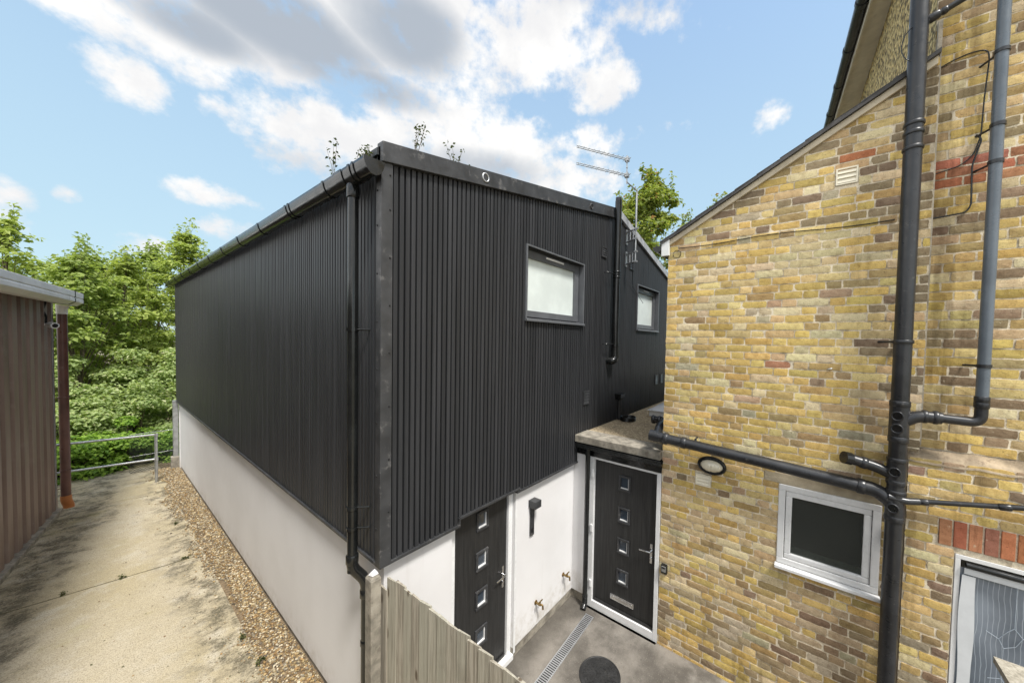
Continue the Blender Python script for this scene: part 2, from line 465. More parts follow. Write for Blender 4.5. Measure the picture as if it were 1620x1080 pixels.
def mat_clear():
    m, nt, b = newmat('rain_spotted_glass'); g = NT(nt)
    tr = g.n.new('ShaderNodeBsdfTransparent'); tr.inputs[0].default_value = (.62, .66, .62, 1)
    spots = g.ramp(g.noise(1, 5, .7, g.map((110, 110, 40))), .54, .66)
    b.inputs['Base Color'].default_value = (.12, .125, .115, 1); b.inputs['Roughness'].default_value = .12
    mx = g.n.new('ShaderNodeMixShader')
    nt.links.new(g.math('ADD', g.math('MULTIPLY', spots, .22), .30), mx.inputs[0])
    nt.links.new(tr.outputs[0], mx.inputs[1]); nt.links.new(b.outputs[0], mx.inputs[2])
    nt.links.new(mx.outputs[0], nt.nodes['Material Output'].inputs['Surface'])
    return m

def mat_door():
    m, nt, b = newmat('black_woodgrain_door'); g = NT(nt)
    gr = g.noise(1, 6, .65, g.map((45, 45, 2)), .8)
    c = g.mix(g.ramp(gr, .35, .7), (.012, .012, .012), (.027, .027, .026))
    nt.links.new(c, b.inputs['Base Color']); b.inputs['Roughness'].default_value = .48
    g.bump(gr, .35, .003, b)
    return m

def mat_sheet():
    m, nt, b = newmat('reinforced_plastic_sheet'); g = NT(nt)
    s = g.sep()
    wob = g.math('MULTIPLY', g.math('SUBTRACT', g.noise(3, 3, .5), .5), .05)
    yy = g.math('ADD', s[1], wob)
    saw = g.math('ABSOLUTE', g.math('SUBTRACT', g.math('FRACT', g.math('MULTIPLY', yy, 38.0)), .5))
    line = g.ramp(saw, .10, .03, 0, .55)
    c = g.mix(g.ramp(g.noise(1.7, 5, .55, g.map((1, 1, .7), (R(25), 0, 0))), .3, .7), (.13, .155, .185), (.33, .37, .42))
    c = g.mix(line, c, (.55, .60, .65))
    nt.links.new(c, b.inputs['Base Color']); b.inputs['Roughness'].default_value = .28
    return m

MT = dict(
    clad=mat_clad(), render=mat_render(), brick=mat_brick(), drive=mat_drive(), court=mat_court(), wood=mat_wood(),
    stone=mat_stone(), dash=mat_pebbledash(), chips=mat_chips(), shed=mat_shed(), door=mat_door(), sheet=mat_sheet(),
    trim=plain('dark_grey_trim', (.037, .038, .040), .42, 0, .3, 5, 0, ((.16, .155, .15), 9, .56, .6)),
    frame=plain('grey_window_frame', (.105, .11, .118), .4, 0, .12, 5),
    back=plain('black_backing', (.006, .006, .006), .8),
    plastic=plain('black_plastic', (.011, .012, .012), .18, 0, .3, 4, 0, ((.07, .068, .06), 22, .66, .3)),
    oldplastic=plain('weathered_black_pipe', (.022, .023, .025), .34, 0, .3, 4, 0, ((.13, .125, .11), 20, .60, .5)),
    greypipe=plain('grey_blue_pipe', (.105, .125, .145), .32, 0, .15, 3, 0, ((.2, .19, .17), 25, .62, .4)),
    upvc=plain('white_upvc', (.74, .74, .73), .3, 0, .05, 4, 0, ((.45, .43, .40), 6, .62, .3)),
    soffit=plain('cream_soffit', (.74, .67, .54), .6, 0, .1, 5, 0, ((.45, .38, .28), 6, .58, .4)),
    cream=plain('cream_board', (.50, .43, .31), .6, 0, .12, 5, 0, ((.30, .25, .17), 8, .58, .4)),
    vent=plain('cream_vent', (.84, .77, .60), .5, 0, .08),
    chrome=plain('chrome', (.72, .72, .72), .18, 1, .05),
    galv=plain('galvanised_steel', (.46, .47, .47), .38, .75, .15, 12, 0, ((.30, .29, .27), 10, .55, .5)),
    alu=plain('dull_aluminium', (.52, .53, .54), .4, .8, .1),
    brass=plain('brass', (.30, .21, .09), .42, 1, .1),
    concrete=plain('rough_concrete', (.27, .245, .20), .95, 0, .35, 9, .6, ((.12, .10, .08), 12, .55, .6), .2),
    ledge=plain('weathered_cement', (.33, .265, .185), .95, 0, .35, 8, .5, ((.15, .11, .08), 11, .54, .7), .2),
    mortar=plain('cement', (.42, .37, .29), .95, 0, .25, 6, .5, ((.19, .16, .12), 9, .55, .6), .2),
    lintel=plain('stone_lintel', (.40, .345, .25), .93, 0, .18, 6, .35, ((.22, .19, .14), 7, .56, .5), .2),
    slate=plain('slate', (.055, .052, .05), .7, 0, .3, 9, .3),
    verge=plain('pale_metal_verge', (.40, .405, .41), .38, .2, .25, 6, 0, ((.07, .07, .07), 5, .60, .7)),
    roof=plain('dark_roof_sheet', (.03, .032, .034), .5),
    terracotta=plain('orange_pipe', (.42, .15, .045), .4),
    brownpipe=plain('brown_pipe', (.115, .052, .040), .35, 0, .25, 3, 0, ((.24, .19, .16), 5, .57, .45)),
    whitegutter=plain('dirty_white_gutter', (.86, .84, .80), .45, 0, .08, 3, 0, ((.42, .40, .34), 5, .60, .5)),
    darkglass=mat_clear(),
    frost=mat_glass('frosted_glass', (.70, .76, .73), .35, 0),
    doorglass=mat_glass('door_glass', (.05, .065, .085), .04, 0, .9),
    lampglass=mat_glass('ribbed_lamp_glass', (.80, .73, .56), .2, 0),
    skylight=mat_glass('skylight_dome', (.80, .82, .84), .2, 0),
    iron=plain('black_cover', (.022, .022, .022), .5, 0, .3, 12, .3, ((.10, .09, .075), 20, .6, .5)),
    soil=plain('mossy_soil', (.085, .078, .034), .95, 0, .4, 5, .8),
    gravelbed=plain('gravel_bed', (.20, .145, .085), .95, 0, .4, 30, .8),
    ground=plain('rough_ground', (.14, .125, .07), .95, 0, .4, 2, .6),
    bark=plain('bark', (.12, .095, .065), .9, 0, .3, 8, .6),
    leafA=mat_leaf('sycamore_leaf', (.20, .27, .06), (.46, .52, .14), None, .5),
    leafB=mat_leaf('deep_leaf', (.17, .245, .06), (.40, .47, .13), None, .5),
    leafC=mat_leaf('bramble_leaf', (.22, .30, .11), (.52, .60, .27), (.62, .63, .38), .5),
    leafD=mat_leaf('glossy_leaf', (.11, .22, .035), (.36, .52, .085), None, .45),
    leafE=mat_leaf('seeded_leaf', (.13, .19, .035), (.34, .37, .085), (.36, .20, .08), .45),
    leafF=mat_leaf('olive_sprig_leaf', (.035, .05, .014), (.10, .12, .035)),
    redbrick=None,
)

# ================================================================== SETTING
def struct(name, mb, m):
    o = obj(name, mb, m); o['kind'] = 'structure'; return o

mb = MB()
nx, ny = 24, 30
xs = np.linspace(-160, 160, nx); ys = np.concatenate([[-160, -60, -20, 9.9], np.linspace(10.9, 22, 14), [40, 90, 160]])
vs = []
for y in ys:
    for x in xs:
        z = -0.08 if y < 10.5 else 0.16 + 1.0 * min(1, max(0, (y - 10.8) / 8)) + rng.uniform(-.05, .05)
        vs.append((x, y, z))
n = len(xs)
mb.add(vs, [(j * n + i, j * n + i + 1, (j + 1) * n + i + 1, (j + 1) * n + i) for j in range(len(ys) - 1) for i in range(n - 1)], True)
struct('ground', mb, MT['ground'])

mb = MB()     # concrete drive in three bays with open joints
def bay(ya0, yb0, ya1, yb1):      # near edge (left y, right y), far edge
    xl, xr = -9.0, -0.26
    mb.hexa([(xl, ya0, -.05), (xr, yb0, -.05), (xr, yb1, -.05), (xl, ya1, -.05), (xl, ya0, .21), (xr, yb0, .21), (xr, yb1, .21), (xl, ya1, .21)])
sl = -0.155
f1 = lambda x: 4.98 + sl * (x + .975)
f2 = lambda x: 8.5 + sl * 1.6 * (x + .85)
bay(-8, -8, f1(-9), f1(-.26)); bay(f1(-9) + .026, f1(-.26) + .026, f2(-9), f2(-.26)); bay(f2(-9) + .012, f2(-.26) + .012, 11.1, 10.9)
struct('driveway', mb, MT['drive'])
struct('joint_filler', MB().box(-9, -.261, -8, 10.8, -.04, .204), MT['soil'])
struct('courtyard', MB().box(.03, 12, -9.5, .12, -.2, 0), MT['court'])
struct('gravel_bed', MB().box(-.44, .06, -8, 10.9, -.06, .203), MT['gravelbed'])

# loose gravel along the white wall
def gravel():
    ico = bmesh.new(); bmesh.ops.create_icosphere(ico, subdivisions=1, radius=1)
    V = np.array([v.co[:] for v in ico.verts]); F = np.array([[v.index for v in f.verts] for f in ico.faces]); ico.free()
    N = 15000
    pal = np.array([(.44, .32, .15), (.30, .20, .085), (.56, .47, .30), (.34, .30, .22), (.22, .14, .065), (.66, .58, .42), (.40, .25, .10), (.17, .14, .10), (.38, .29, .15)])
    y = nr.uniform(0.6, 10.4, N) ** 1.0
    lim = -.275 - .10 * np.clip((y - 3.5) / 3, 0, 1) + .06 * np.sin(y * 2.3) + .04 * np.sin(y * 7.1)
    t = nr.beta(1.3, 1.0, N); x = lim + (.045 - lim) * t
    stray = nr.random(N) < .05
    x = np.where(stray, x - nr.exponential(.09, N), x)
    s = nr.uniform(.005, .0135, N)
    sc = s[:, None] * nr.uniform(.6, 1.35, (N, 3)) * np.array([1, 1, .7])
    ang = nr.uniform(0, 6.28, N); ca, sa = np.cos(ang), np.sin(ang)
    P = V[None] * (1 + nr.uniform(-.22, .22, (N, len(V), 1)))
    P = P * sc[:, None, :]
    Q = np.empty_like(P); Q[..., 0] = P[..., 0] * ca[:, None] - P[..., 1] * sa[:, None]; Q[..., 1] = P[..., 0] * sa[:, None] + P[..., 1] * ca[:, None]; Q[..., 2] = P[..., 2]
    base = np.where(x > -.26, .207, .212)
    Q += np.stack([x, y, base + s * nr.uniform(.2, .8, N)], 1)[:, None, :]
    fa = (F[None] + (np.arange(N) * len(V))[:, None, None]).reshape(-1, 3)
    col = pal[nr.integers(0, len(pal), N)] * nr.uniform(.55, 1.05, (N, 1))
    return rawmesh('gravel', Q.reshape(-1, 3), fa, np.repeat(col, len(F), 0))

def rawmesh(name, V, F, col=None, fac=None, smooth=False):
    me = bpy.data.meshes.new(name); k = F.shape[1]
    me.vertices.add(len(V)); me.vertices.foreach_set('co', np.asarray(V, np.float32).ravel())
    me.loops.add(F.size); me.loops.foreach_set('vertex_index', F.astype(np.int32).ravel())
    me.polygons.add(len(F)); me.polygons.foreach_set('loop_start', np.arange(0, F.size, k, dtype=np.int32))
    me.update(calc_edges=True)
    if col is not None:
        a = me.attributes.new('bcol', 'FLOAT_COLOR', 'FACE')
        c = np.ones((len(F), 4), np.float32); c[:, :col.shape[1]] = col; a.data.foreach_set('color', c.ravel())
    if fac is not None:
        a = me.attributes.new('lc', 'FLOAT', 'FACE'); a.data.foreach_set('value', np.asarray(fac, np.float32))
    me.polygons.foreach_set('use_smooth', [smooth] * len(F))
    return me

g = obj('gravel', gravel(), MT['stone']); g['kind'] = 'stuff'
tag(g, 'strip of loose brown gravel along the foot of the white wall', 'gravel')

def litter():
    N = 1500; r = np.random.default_rng(31)
    side = r.random(N) < .55
    y = np.where(side, r.uniform(2.0, 8.6, N), r.uniform(1.2, 10.6, N))
    xl = -2.62 + .152 * y - .30
    x = np.where(side, xl + .09 + r.exponential(.13, N), -.33 - r.exponential(.16, N))
    keep = (r.random(N) < .12); x = np.where(keep, r.uniform(-1.9, -.3, N), x)
    s = r.uniform(.004, .013, N); a = r.uniform(0, 6.28, N)
    u = np.stack([np.cos(a), np.sin(a)], 1) * s[:, None]; w = np.stack([-np.sin(a), np.cos(a)], 1) * (s * r.uniform(.3, .8, N))[:, None]
    V = np.zeros((N, 4, 3)); c = np.stack([x, y], 1)
    for k, q in enumerate((u, w, -u, -w)): V[:, k, :2] = c + q; V[:, k, 2] = .2125 + r.uniform(0, .006, N)
    pal = np.array([(.20, .12, .05), (.12, .085, .05), (.32, .22, .10), (.10, .10, .04), (.45, .38, .28)])
    return rawmesh('leaf_litter', V.reshape(-1, 3), np.arange(4 * N).reshape(-1, 4), pal[r.integers(0, 5, N)])
g = obj('leaf_litter', litter(), MT['stone']); g['kind'] = 'stuff'; tag(g, 'scattered brown leaf litter and grit along both edges of the concrete drive', 'litter')

# ================================================================== BLACK CLAD BUILDING
L = 10.2; ZC = 1.90; XR = 3.81
vt = lambda x: 5.02 + .1913 * x if x <= XR else 5.749 - .2476 * (x - XR)
vbm = lambda x: 4.876 + .1874 * x if x <= XR else 5.60 - .2476 * (x - XR)
B = thing('clad_building', 'black clad building with low gable roof above a white rendered ground floor', 'building', (0, 0, 0))
W1 = (1.60, 2.79, 3.86, 4.655); W2 = (4.68, 5.775, 3.86, 4.655)

def slat(mb, a, b, z0, z1, axis, off=0.0):
    c = .0012; d = .034
    if z1 - z0 < .02: return
    if axis == 'x':     # front, facing -Y
        pr = [(a, d), (b, d), (b, off + c), (b - c, off), (a + c, off), (a, off + c)]
        ring = lambda z: [(x, y, z) for x, y in pr]
    else:               # left side, facing -X
        pr = [(d, a), (off + c, a), (off, a + c), (off, b - c), (off + c, b), (d, b)]
        ring = lambda z: [(x, y, z) for x, y in pr]
    m = len(pr)
    mb.add(ring(z0) + ring(z1), [(i, (i + 1) % m, m + (i + 1) % m, m + i) for i in range(m)] + [tuple(range(m))[::-1], tuple(range(m, 2 * m))])

mb = MB(); p = .0487; x = .078
while x < 9.4:
    a, b = x + .0078, x + p - .0078
    if int(round((x - .078) / p)) % 5 == 4: off = .0012
    else: off = 0
    mid = (a + b) / 2
    z0 = ZC + .012 if mid < .715 else 1.975 if mid < 1.515 else 1.945 if mid < 2.78 else 2.30
    z1 = vbm(mid) + .05
    iv = [(z0, z1)]
    for w in (W1, W2):
        if b > w[0] and a < w[1]: iv = [(z0, w[2]), (w[3], z1)]
    for s0, s1 in iv: slat(mb, a, b, s0, s1, 'x', off)
    x += p
obj('front_cladding', mb, MT['clad'], B)
mb = MB(); p = .0535; y = .055
while y < L - .03:
    slat(mb, y + .0078, y + p - .0078, ZC + .012, 4.90, 'y', .0012 if int(round(y / p)) % 5 == 4 else 0)
    y += p
obj('side_cladding', mb, MT['clad'], B)

mb = MB()     # dark backing behind the slats with window holes
xs = [0.034, .72, 1.53, W1[0] - .002, W1[1] + .002, XR, W2[0] - .002, W2[1] + .002, 9.5]
for a, b in zip(xs[:-1], xs[1:]):
    zb = ZC if b <= .73 else 1.97 if b <= 1.54 else 1.94 if b < 2.8 else 2.25
    rects = [(zb, None)]
    for w in (W1, W2):
        if a >= w[0] - .01 and b <= w[1] + .01: rects = [(zb, w[2]), (w[3], None)]
    for z0, z1 in rects:
        ta, tb = (vbm(a) + .04, vbm(b) + .04) if z1 is None else (z1, z1)
        mb.hexa([(a, .034, z0), (b, .034, z0), (b, .042, z0), (a, .042, z0), (a, .034, ta), (b, .034, tb), (b, .042, tb), (a, .042, ta)])
mb.box(.034, .042, .042, L, ZC, 4.9)
obj('backing', mb, MT['back'], B)

mb = MB()     # rendered ground floor, set back under the cladding
mb.box(.05, .16, .05, L, .27, 1.91)
OP = (.685, 1.533)
mb.box(.16, OP[0], .05, .2, .12, 1.96); mb.box(OP[1], 2.74, .05, .2, .12, 1.97)
mb.box(OP[0], OP[1], .06, .2, 2.02, 2.25)
mb.box(2.74, 2.84, -.165, .2, .12, 2.2)
obj('rendered_wall', mb, MT['render'], B)
mb = MB(); mb.box(.062, .15, .062, L, -.05, .27); mb.box(.15, OP[0], .062, .19, -.1, .12); mb.box(OP[1], 2.75, .062, .19, -.1, .12); mb.box(2.752, 2.84, -.165, .19, -.1, .12)
obj('plinth', mb, MT['concrete'], B)
mb = MB()     # body closing the far sides
mb.box(.04, 9.5, L - .1, L, 0, 4.9); mb.box(9.4, 9.5, .04, L - .1, 0, 4.3)
mb.box(2.84, 9.4, .06, .2, 0, 2.3)
obj('rear_wall', mb, MT['render'], B)
mb = MB()     # low gable roof
th = .05
for (xa, xb) in ((-.03, XR), (XR, 9.7)):
    za, zb = vt(xa) - .035, vt(xb) - .035
    mb.hexa([(xa, .02, za - th), (xb, .02, zb - th), (xb, L + .1, zb - th), (xa, L + .1, za - th), (xa, .02, za), (xb, .02, zb), (xb, L + .1, zb), (xa, L + .1, za)])
obj('roof', mb, MT['roof'], B)

def verge(xa, xb, yo, drop=None):
    lo = lambda x: (vbm(x) if drop is None else vt(x) - drop)
    return MB().prism([(xa, yo, lo(xa)), (xb, yo, lo(xb)), (xb, yo, vt(xb)), (xa, yo, vt(xa))], (0, .045 - yo, 0))
vg = obj('verge_flashing', verge(-.016, 2.079, -.034), MT['trim'], B, .004)
obj('verge_flashing', verge(2.083, XR, -.034), MT['trim'], B, .004)
obj('verge_flashing', verge(XR + .003, 9.6, -.034, .12), MT['verge'], B, .004, 'paler grey verge flashing right of the flue')
mb = MB(); mb.box(-.016, .07, -.016, -.001, ZC - .012, 4.885); mb.box(-.016, -.001, -.001, .058, ZC - .012, 4.885); mb.box(-.016, .03, -.001, .05, 4.885, 4.99)
tr = obj('corner_trim', mb, MT['trim'], B, .002)
for z in (4.80, 4.55, 4.2, 3.85, 3.5, 3.1, 2.7, 2.3):
    obj('screw', MB().tube([(.05, -.0155, z), (.05, -.022, z)], [.008, .005], 10), MT['back'], tr)
    obj('screw', MB().tube([(-.0155, .035, z - .12), (-.022, .035, z - .12)], [.008, .005], 10), MT['back'], tr)
mb = MB()
mb.box(.0701, .715, -.014, .05, ZC - .012, ZC + .012); mb.box(.7152, .727, -.014, .05, ZC - .012, 1.972); mb.box(.7272, 1.555, -.014, .05, 1.955, 1.978)
mb.box(1.5, 2.74, -.012, .05, 1.925, 1.947); mb.box(-.014, .05, .0585, L, ZC - .012, ZC + .012)
obj('drip_trim', mb, MT['trim'], B, .002)

def vent_grille(o, u, w, h, n, m, parent=None, name='louvre'):
    """louvred grille: o = lower corner, u = unit along the wall, outward normal from the wall given by m"""
    o = Vector(o); u = Vector(u); nn = Vector(m); z = Vector((0, 0, 1)); t = .012
    f = MB()
    def bx(a0, a1, b0, b1, c0, c1, tilt=0):
        P = []
        for b, dz in ((b0, 0), (b1, 0)):
            for a, c in ((a0, c0), (a1, c0), (a1, c1), (a0, c1)):
                P.append(o + u * a + z * b + nn * (c + (tilt if b == b0 else 0)))
        f.hexa(P)
    bx(0, w, 0, t, .001, .016); bx(0, w, h - t, h, .001, .016); bx(0, t, t, h - t, .001, .016); bx(w - t, w, t, h - t, .001, .016)
    bx(t, w - t, t, h - t, .001, .003)
    for i in range(n):
        zz = t + (h - 2 * t) * (i + .1) / n
        bx(t, w - t, zz, zz + (h - 2 * t) / n * .72, .003, .007, .009)
    return f

# windows of the clad building
def clad_window(w, pane_r):
    x0, x1, z0, z1 = w
    mb = MB(); y0, y1 = .062, .12
    mb.box(x0 + .02, x1 - .02, y0, y1, z0 + .02, z0 + .095); mb.box(x0 + .02, x1 - .02, y0, y1, z1 - .10, z1 - .012)
    mb.box(x0 + .02, x0 + .10, y0, y1, z0 + .095, z1 - .10); mb.box(x1 - .115, x1 - .02, y0, y1, z0 + .095, z1 - .10)
    f = obj('window', mb, MT['frame'], B, .004)
    obj('pane', MB().box(x0 + .10, x1 - .115, .092, .1, z0 + .095, z1 - .10), MT['frost'], f)
    mb = MB(); mb.box(x0 - .018, x0 + .004, -.016, .13, z0 - .01, z1 + .018); mb.box(x1 - .004, x1 + .018, -.016, .13, z0 - .01, z1 + .018)
    mb.box(x0 + .004, x1 - .004, -.016, .13, z1, z1 + .018)
    obj('reveal_trim', mb, MT['frame'], f, .002)
    obj('sill', MB().hexa([(x0 - .018, -.035, z0 - .035), (x1 + .018, -.035, z0 - .035), (x1 + .018, .13, z0 - .02), (x0 - .018, .13, z0 - .02), (x0 - .018, -.035, z0 - .008), (x1 + .018, -.035, z0 - .008), (x1 + .018, .13, z0 + .02), (x0 - .018, .13, z0 + .02)]), MT['frame'], f, .003)
    obj('trickle_vent', MB().box(x0 + .42, x1 - .40, .048, .061, z1 - .058, z1 - .035), MT['upvc'], f, .004)
clad_window(W1, 0); clad_window(W2, 0)
mb = MB().box(W1[0] - .1, W2[1] + .1, .3, .32, 3.6, 4.8); obj('room_blind', mb, MT['back'], B)

# doors: local frame o + u*a + z*b + n*c
def make_door(parent, o, u, nrm, width, height, hinge_right, letter, name='door'):
    o = Vector(o); u = Vector(u); nn = Vector(nrm); z = Vector((0, 0, 1))
    def bx(mb, a0, a1, b0, b1, c0, c1):
        P = [o + u * a + z * b + nn * c for b in (b0, b1) for a, c in ((a0, c0), (a1, c0), (a1, c1), (a0, c1))]
        mb.hexa(P); return mb
    cx = width / 2; cs = [height * k for k in (.880, .665, .455, .245)]; hw, hh = .058, .076
    leaf = MB()
    bx(leaf, 0, cx - hw, 0, height, -.044, 0); bx(leaf, cx + hw, width, 0, height, -.044, 0)
    edges = [0] + [v for c in sorted(cs) for v in (c - hh, c + hh)] + [height]
    for i in range(0, len(edges), 2): bx(leaf, cx - hw, cx + hw, edges[i], edges[i + 1], -.044, 0)
    d = obj(name, leaf, MT['door'], parent)
    for c in cs:
        f = MB(); e = .024
        def fr(a0, a1, b0, b1, out):
            bx(f, a0, a1, b0, b1, -.02, out)
        fr(cx - hw - e, cx + hw + e, c + hh - .004, c + hh + e, .014); fr(cx - hw - e, cx + hw + e, c - hh - e, c - hh + .004, .016)
        fr(cx - hw - e, cx - hw + .004, c - hh + .004, c + hh - .004, .013); fr(cx + hw - .004, cx + hw + e, c - hh + .004, c + hh - .004, .013)
        w = obj('window', f, MT['trim'], d, .006)
    for c in cs: obj('pane', bx(MB(), cx - hw, cx + hw, c - hh, c + hh, -.03, -.012), MT['doorglass'], d)
    for c in cs:
        bead = MB(); bx(bead, cx - hw + .004, cx + hw - .004, c - hh + .004, c - hh + .014, -.012, .004); bx(bead, cx + (hw - .012) * hinge_right, cx + (hw - .004) * hinge_right, c - hh + .014, c + hh - .01, -.012, .002)
        obj('glazing_bead', bead, MT['upvc'], d)
    hx = .055 if hinge_right < 0 else width - .055
    s = 1 if hx < cx else -1
    hz = height * .485
    h = MB(); bx(h, hx - .014, hx + .014, hz - .12, hz + .12, 0, .010)
    a = lambda aa, bb, cc: o + u * aa + z * bb + nn * cc
    h.tube([a(hx, hz + .03, .0), a(hx, hz + .03, .05)], .010, 12)
    h.tube(fillet([a(hx, hz + .03, .046), a(hx + s * .05, hz + .03, .052), a(hx + s * .135, hz + .022, .05)], .02), .0095, 12)
    h.tube([a(hx, hz - .055, .008), a(hx, hz - .055, .02)], .012, 14)
    obj('handle', h, MT['chrome'], d)
    if letter:
        l = MB(); bx(l, cx - .165, cx + .165, .135, .205, 0, .012); bx(l, cx - .135, cx + .135, .150, .190, .012, .018)
        obj('letterbox', l, MT['chrome'], d, .004)
    wb = MB(); bx(wb, .01, width - .01, .005, .035, 0, .018); obj('weather_bar', wb, MT['door'], d, .004)
    return d

fr = MB(); y0, y1 = .085, .15
fr.box(OP[0] + .002, OP[0] + .06, y0, y1, .06, 2.02); fr.box(OP[1] - .065, OP[1] - .002, y0, y1, .06, 2.02); fr.box(OP[0] + .06, OP[1] - .065, y0, y1, 1.99, 2.02)
fr.box(OP[0] + .002, OP[1] - .002, .04, .16, .0, .06)
df = obj('door_frame', fr, MT['upvc'], B, .003)
make_door(B, (OP[0] + .063, .115, .062), (1, 0, 0), (0, -1, 0), OP[1] - OP[0] - .131, 1.925, 1, False)
obj('reveal_trim', MB().box(OP[1] + .0005, OP[1] + .03, .0445, .0495, .06, 1.95), MT['upvc'], B)

mb = MB().ring((.955, -.036, 5.131), (0, 1, 0), .037, .007)
t = thing('overflow_outlet', 'small pale ring shaped outlet set in the roof verge near the corner', 'outlet', (.955, -.036, 5.131), 'round outlets in the verge')
obj('rim', mb, MT['alu'], t); obj('bore', MB().tube([(.955, -.030, 5.131), (.955, -.037, 5.131)], .034, 20), MT['trim'], t)
t = thing('overflow_outlet', 'dark round outlet in the roof verge beside the flue', 'outlet', (2.915, -.036, 5.497), 'round outlets in the verge')
obj('rim', MB().ring((2.915, -.036, 5.497), (0, 1, 0), .034, .009), MT['trim'], t); obj('bore', MB().tube([(2.915, -.030, 5.497), (2.915, -.037, 5.497)], .030, 20), MT['back'], t)

# eaves gutter
def gutter_run(name, label, c, y0, y1, rx, rz, mat, brackets, stop):
    t = thing(name, label, 'gutter', (c[0], y0, c[1]))
    n = 16; A = [math.pi + math.pi * i / n for i in range(n + 1)]
    def prof(rx, rz): return [(c[0] + rx * math.cos(a), c[1] + rz * math.sin(a)) for a in A]
    def shell(ya, yb, rx, rz, th):
        o, i = prof(rx, rz), prof(rx - th, rz - th); m = MB(); P = o + i[::-1]; k = len(P)
        vs = [(x, ya, z) for x, z in P] + [(x, yb, z) for x, z in P]
        m.add(vs, [(j, (j + 1) % k, k + (j + 1) % k, k + j) for j in range(k)], True)
        m.add([vs[j] for j in range(k)], [tuple(range(k))[::-1]]) if False else None
        for yy, fl in ((ya, 0), (yb, 1)):
            q = [(x, yy, z) for x, z in P]
            m.add(q, [(j, j + 1, k - 2 - j, k - 1 - j) for j in range(len(o) - 1)])
        return m
    obj('trough', shell(y0, y1, rx, rz, .006), mat, t)
    for yb, w in brackets:
        bm_ = shell(yb, yb + w, rx + .007, rz + .007, .005)
        obj('bracket', bm_, mat, t)
    for ys in stop:
        P = prof(rx + .006, rz + .006); m = MB(); m.prism([(x, ys, z) for x, z in P], (0, .012, 0)); obj('stop_end', m, mat, t)
    return t
gutter_run('eaves_gutter', 'black half round gutter along the eaves of the black clad building', (-.092, 4.845), -.06, L - .02, .066, .105, MT['plastic'],
           [(.16, .03), (.29, .12), (.10, .025), (.62, .03), (1.42, .035), (1.50, .035), (2.4, .04), (3.3, .04), (4.2, .08), (5.1, .04), (6.0, .04), (6.9, .04), (7.8, .08), (8.7, .04), (9.6, .04)], (-.072, L - .02))
t = None

def pipe_thing(name, label, cat, runs, group=None):
    """runs: list of (partname, pts, r, fillet)"""
    p0 = runs[0][1][0]
    t = thing(name, label, cat, p0, group)
    for pn, pts, r, fr_, m in runs:
        pp = fillet(pts, fr_) if fr_ and len(pts) > 2 else pts
        obj(pn, MB().tube(pp, r, 20), m, t)
    return t

def collar(t, p, ax, r, h, m, name='collar'):
    p = Vector(p); ax = Vector(ax).normalized()
    mb = MB(); mb.tube([p - ax * h / 2, p - ax * (h / 2 - .006), p + ax * (h / 2 - .006), p + ax * h / 2], [r - .004, r, r, r - .004], 22)
    return obj(name, mb, m, t)
def clip(t, p, r, to, m):
    p = Vector(p); mb = MB(); mb.tube([p - Vector((0, 0, .012)), p + Vector((0, 0, .012))], r + .006, 20)
    d = (Vector(to) - p); mb.tube([p, Vector(to)], .008, 8)
    return obj('clip', mb, m, t)

DX, DY = -.088, .262
t = pipe_thing('downpipe', 'black downpipe on the long side of the clad building beside its corner', 'downpipe',
    [('pipe', [(DX, DY, 4.76), (DX, DY, 4.2), (DX, DY, 1.80)], .035, 0, MT['plastic']),
     ('elbow', [(DX, DY, 1.92), (DX, DY, 1.83), (.0, DY - .035, 1.70), (.0, DY - .035, 1.58)], .040, .07, MT['plastic']),
     ('lower_pipe', [(.0, DY - .035, 1.62), (.0, DY - .035, .22)], .035, 0, MT['plastic'])])
collar(t, (DX, DY, 1.90), (0, 0, 1), .044, .07, MT['plastic']); collar(t, (0, DY - .035, 1.60), (0, 0, 1), .044, .07, MT['plastic'])
collar(t, (DX, DY, 4.70), (0, 0, 1), .043, .10, MT['plastic']); collar(t, (0, DY - .035, 1.2), (0, 0, 1), .040, .05, MT['plastic'])
for z in (3.67, 2.30, 2.14): clip(t, (DX, DY, z), .036, (0, DY - .09, z), MT['plastic'])

# flue
FX, FY = 3.64, -.09
t = pipe_thing('flue_pipe', 'tall black flue pipe rising past the verge between the two upper windows', 'flue',
    [('pipe', [(FX, FY, 3.40), (FX, FY, 5.80)], .052, 0, MT['plastic']),
     ('elbow', [(FX - .07, .02, 3.315), (FX - .07, FY - .01, 3.315), (FX, FY, 3.345), (FX, FY, 3.52)], .056, .07, MT['plastic']),
     ('cap', [(FX, FY, 5.79), (FX, FY, 5.85)], .047, 0, MT['oldplastic'])])
for z in (3.55, 4.70, 4.62): collar(t, (FX, FY, z), (0, 0, 1), .058, .03, MT['plastic'])
for z in (4.66, 3.58):
    mb = MB(); mb.tube([(FX - .28, -.02, z), (FX - .28, FY, z), (FX, FY, z)], .008, 8); mb.tube([(FX, FY, z - .01), (FX, FY, z + .01)], .060, 20)
    obj('bracket', mb, MT['plastic'], t)

for (x, z, w, h, lab) in ((3.29, 4.885, .16, .15, 'black louvred vent high on the cladding just left of the flue'), (4.30, 4.88, .17, .15, 'black louvred vent high on the cladding just right of the flue'),
        (2.85, 2.715, .16, .19, 'black louvred vent low on the cladding above the flat roof edge'), (5.70, 2.74, .17, .2, 'left of two small louvred vents close together low on the cladding by the brick corner'),
        (6.02, 2.74, .17, .2, 'right of two small louvred vents close together low on the cladding by the brick corner')):
    o = obj('louvre_vent', vent_grille((x, -.001, z), (1, 0, 0), w, h, 4, (0, -1, 0)), MT['trim']); tag(o, lab, 'vent', 'louvred vents on the black cladding')

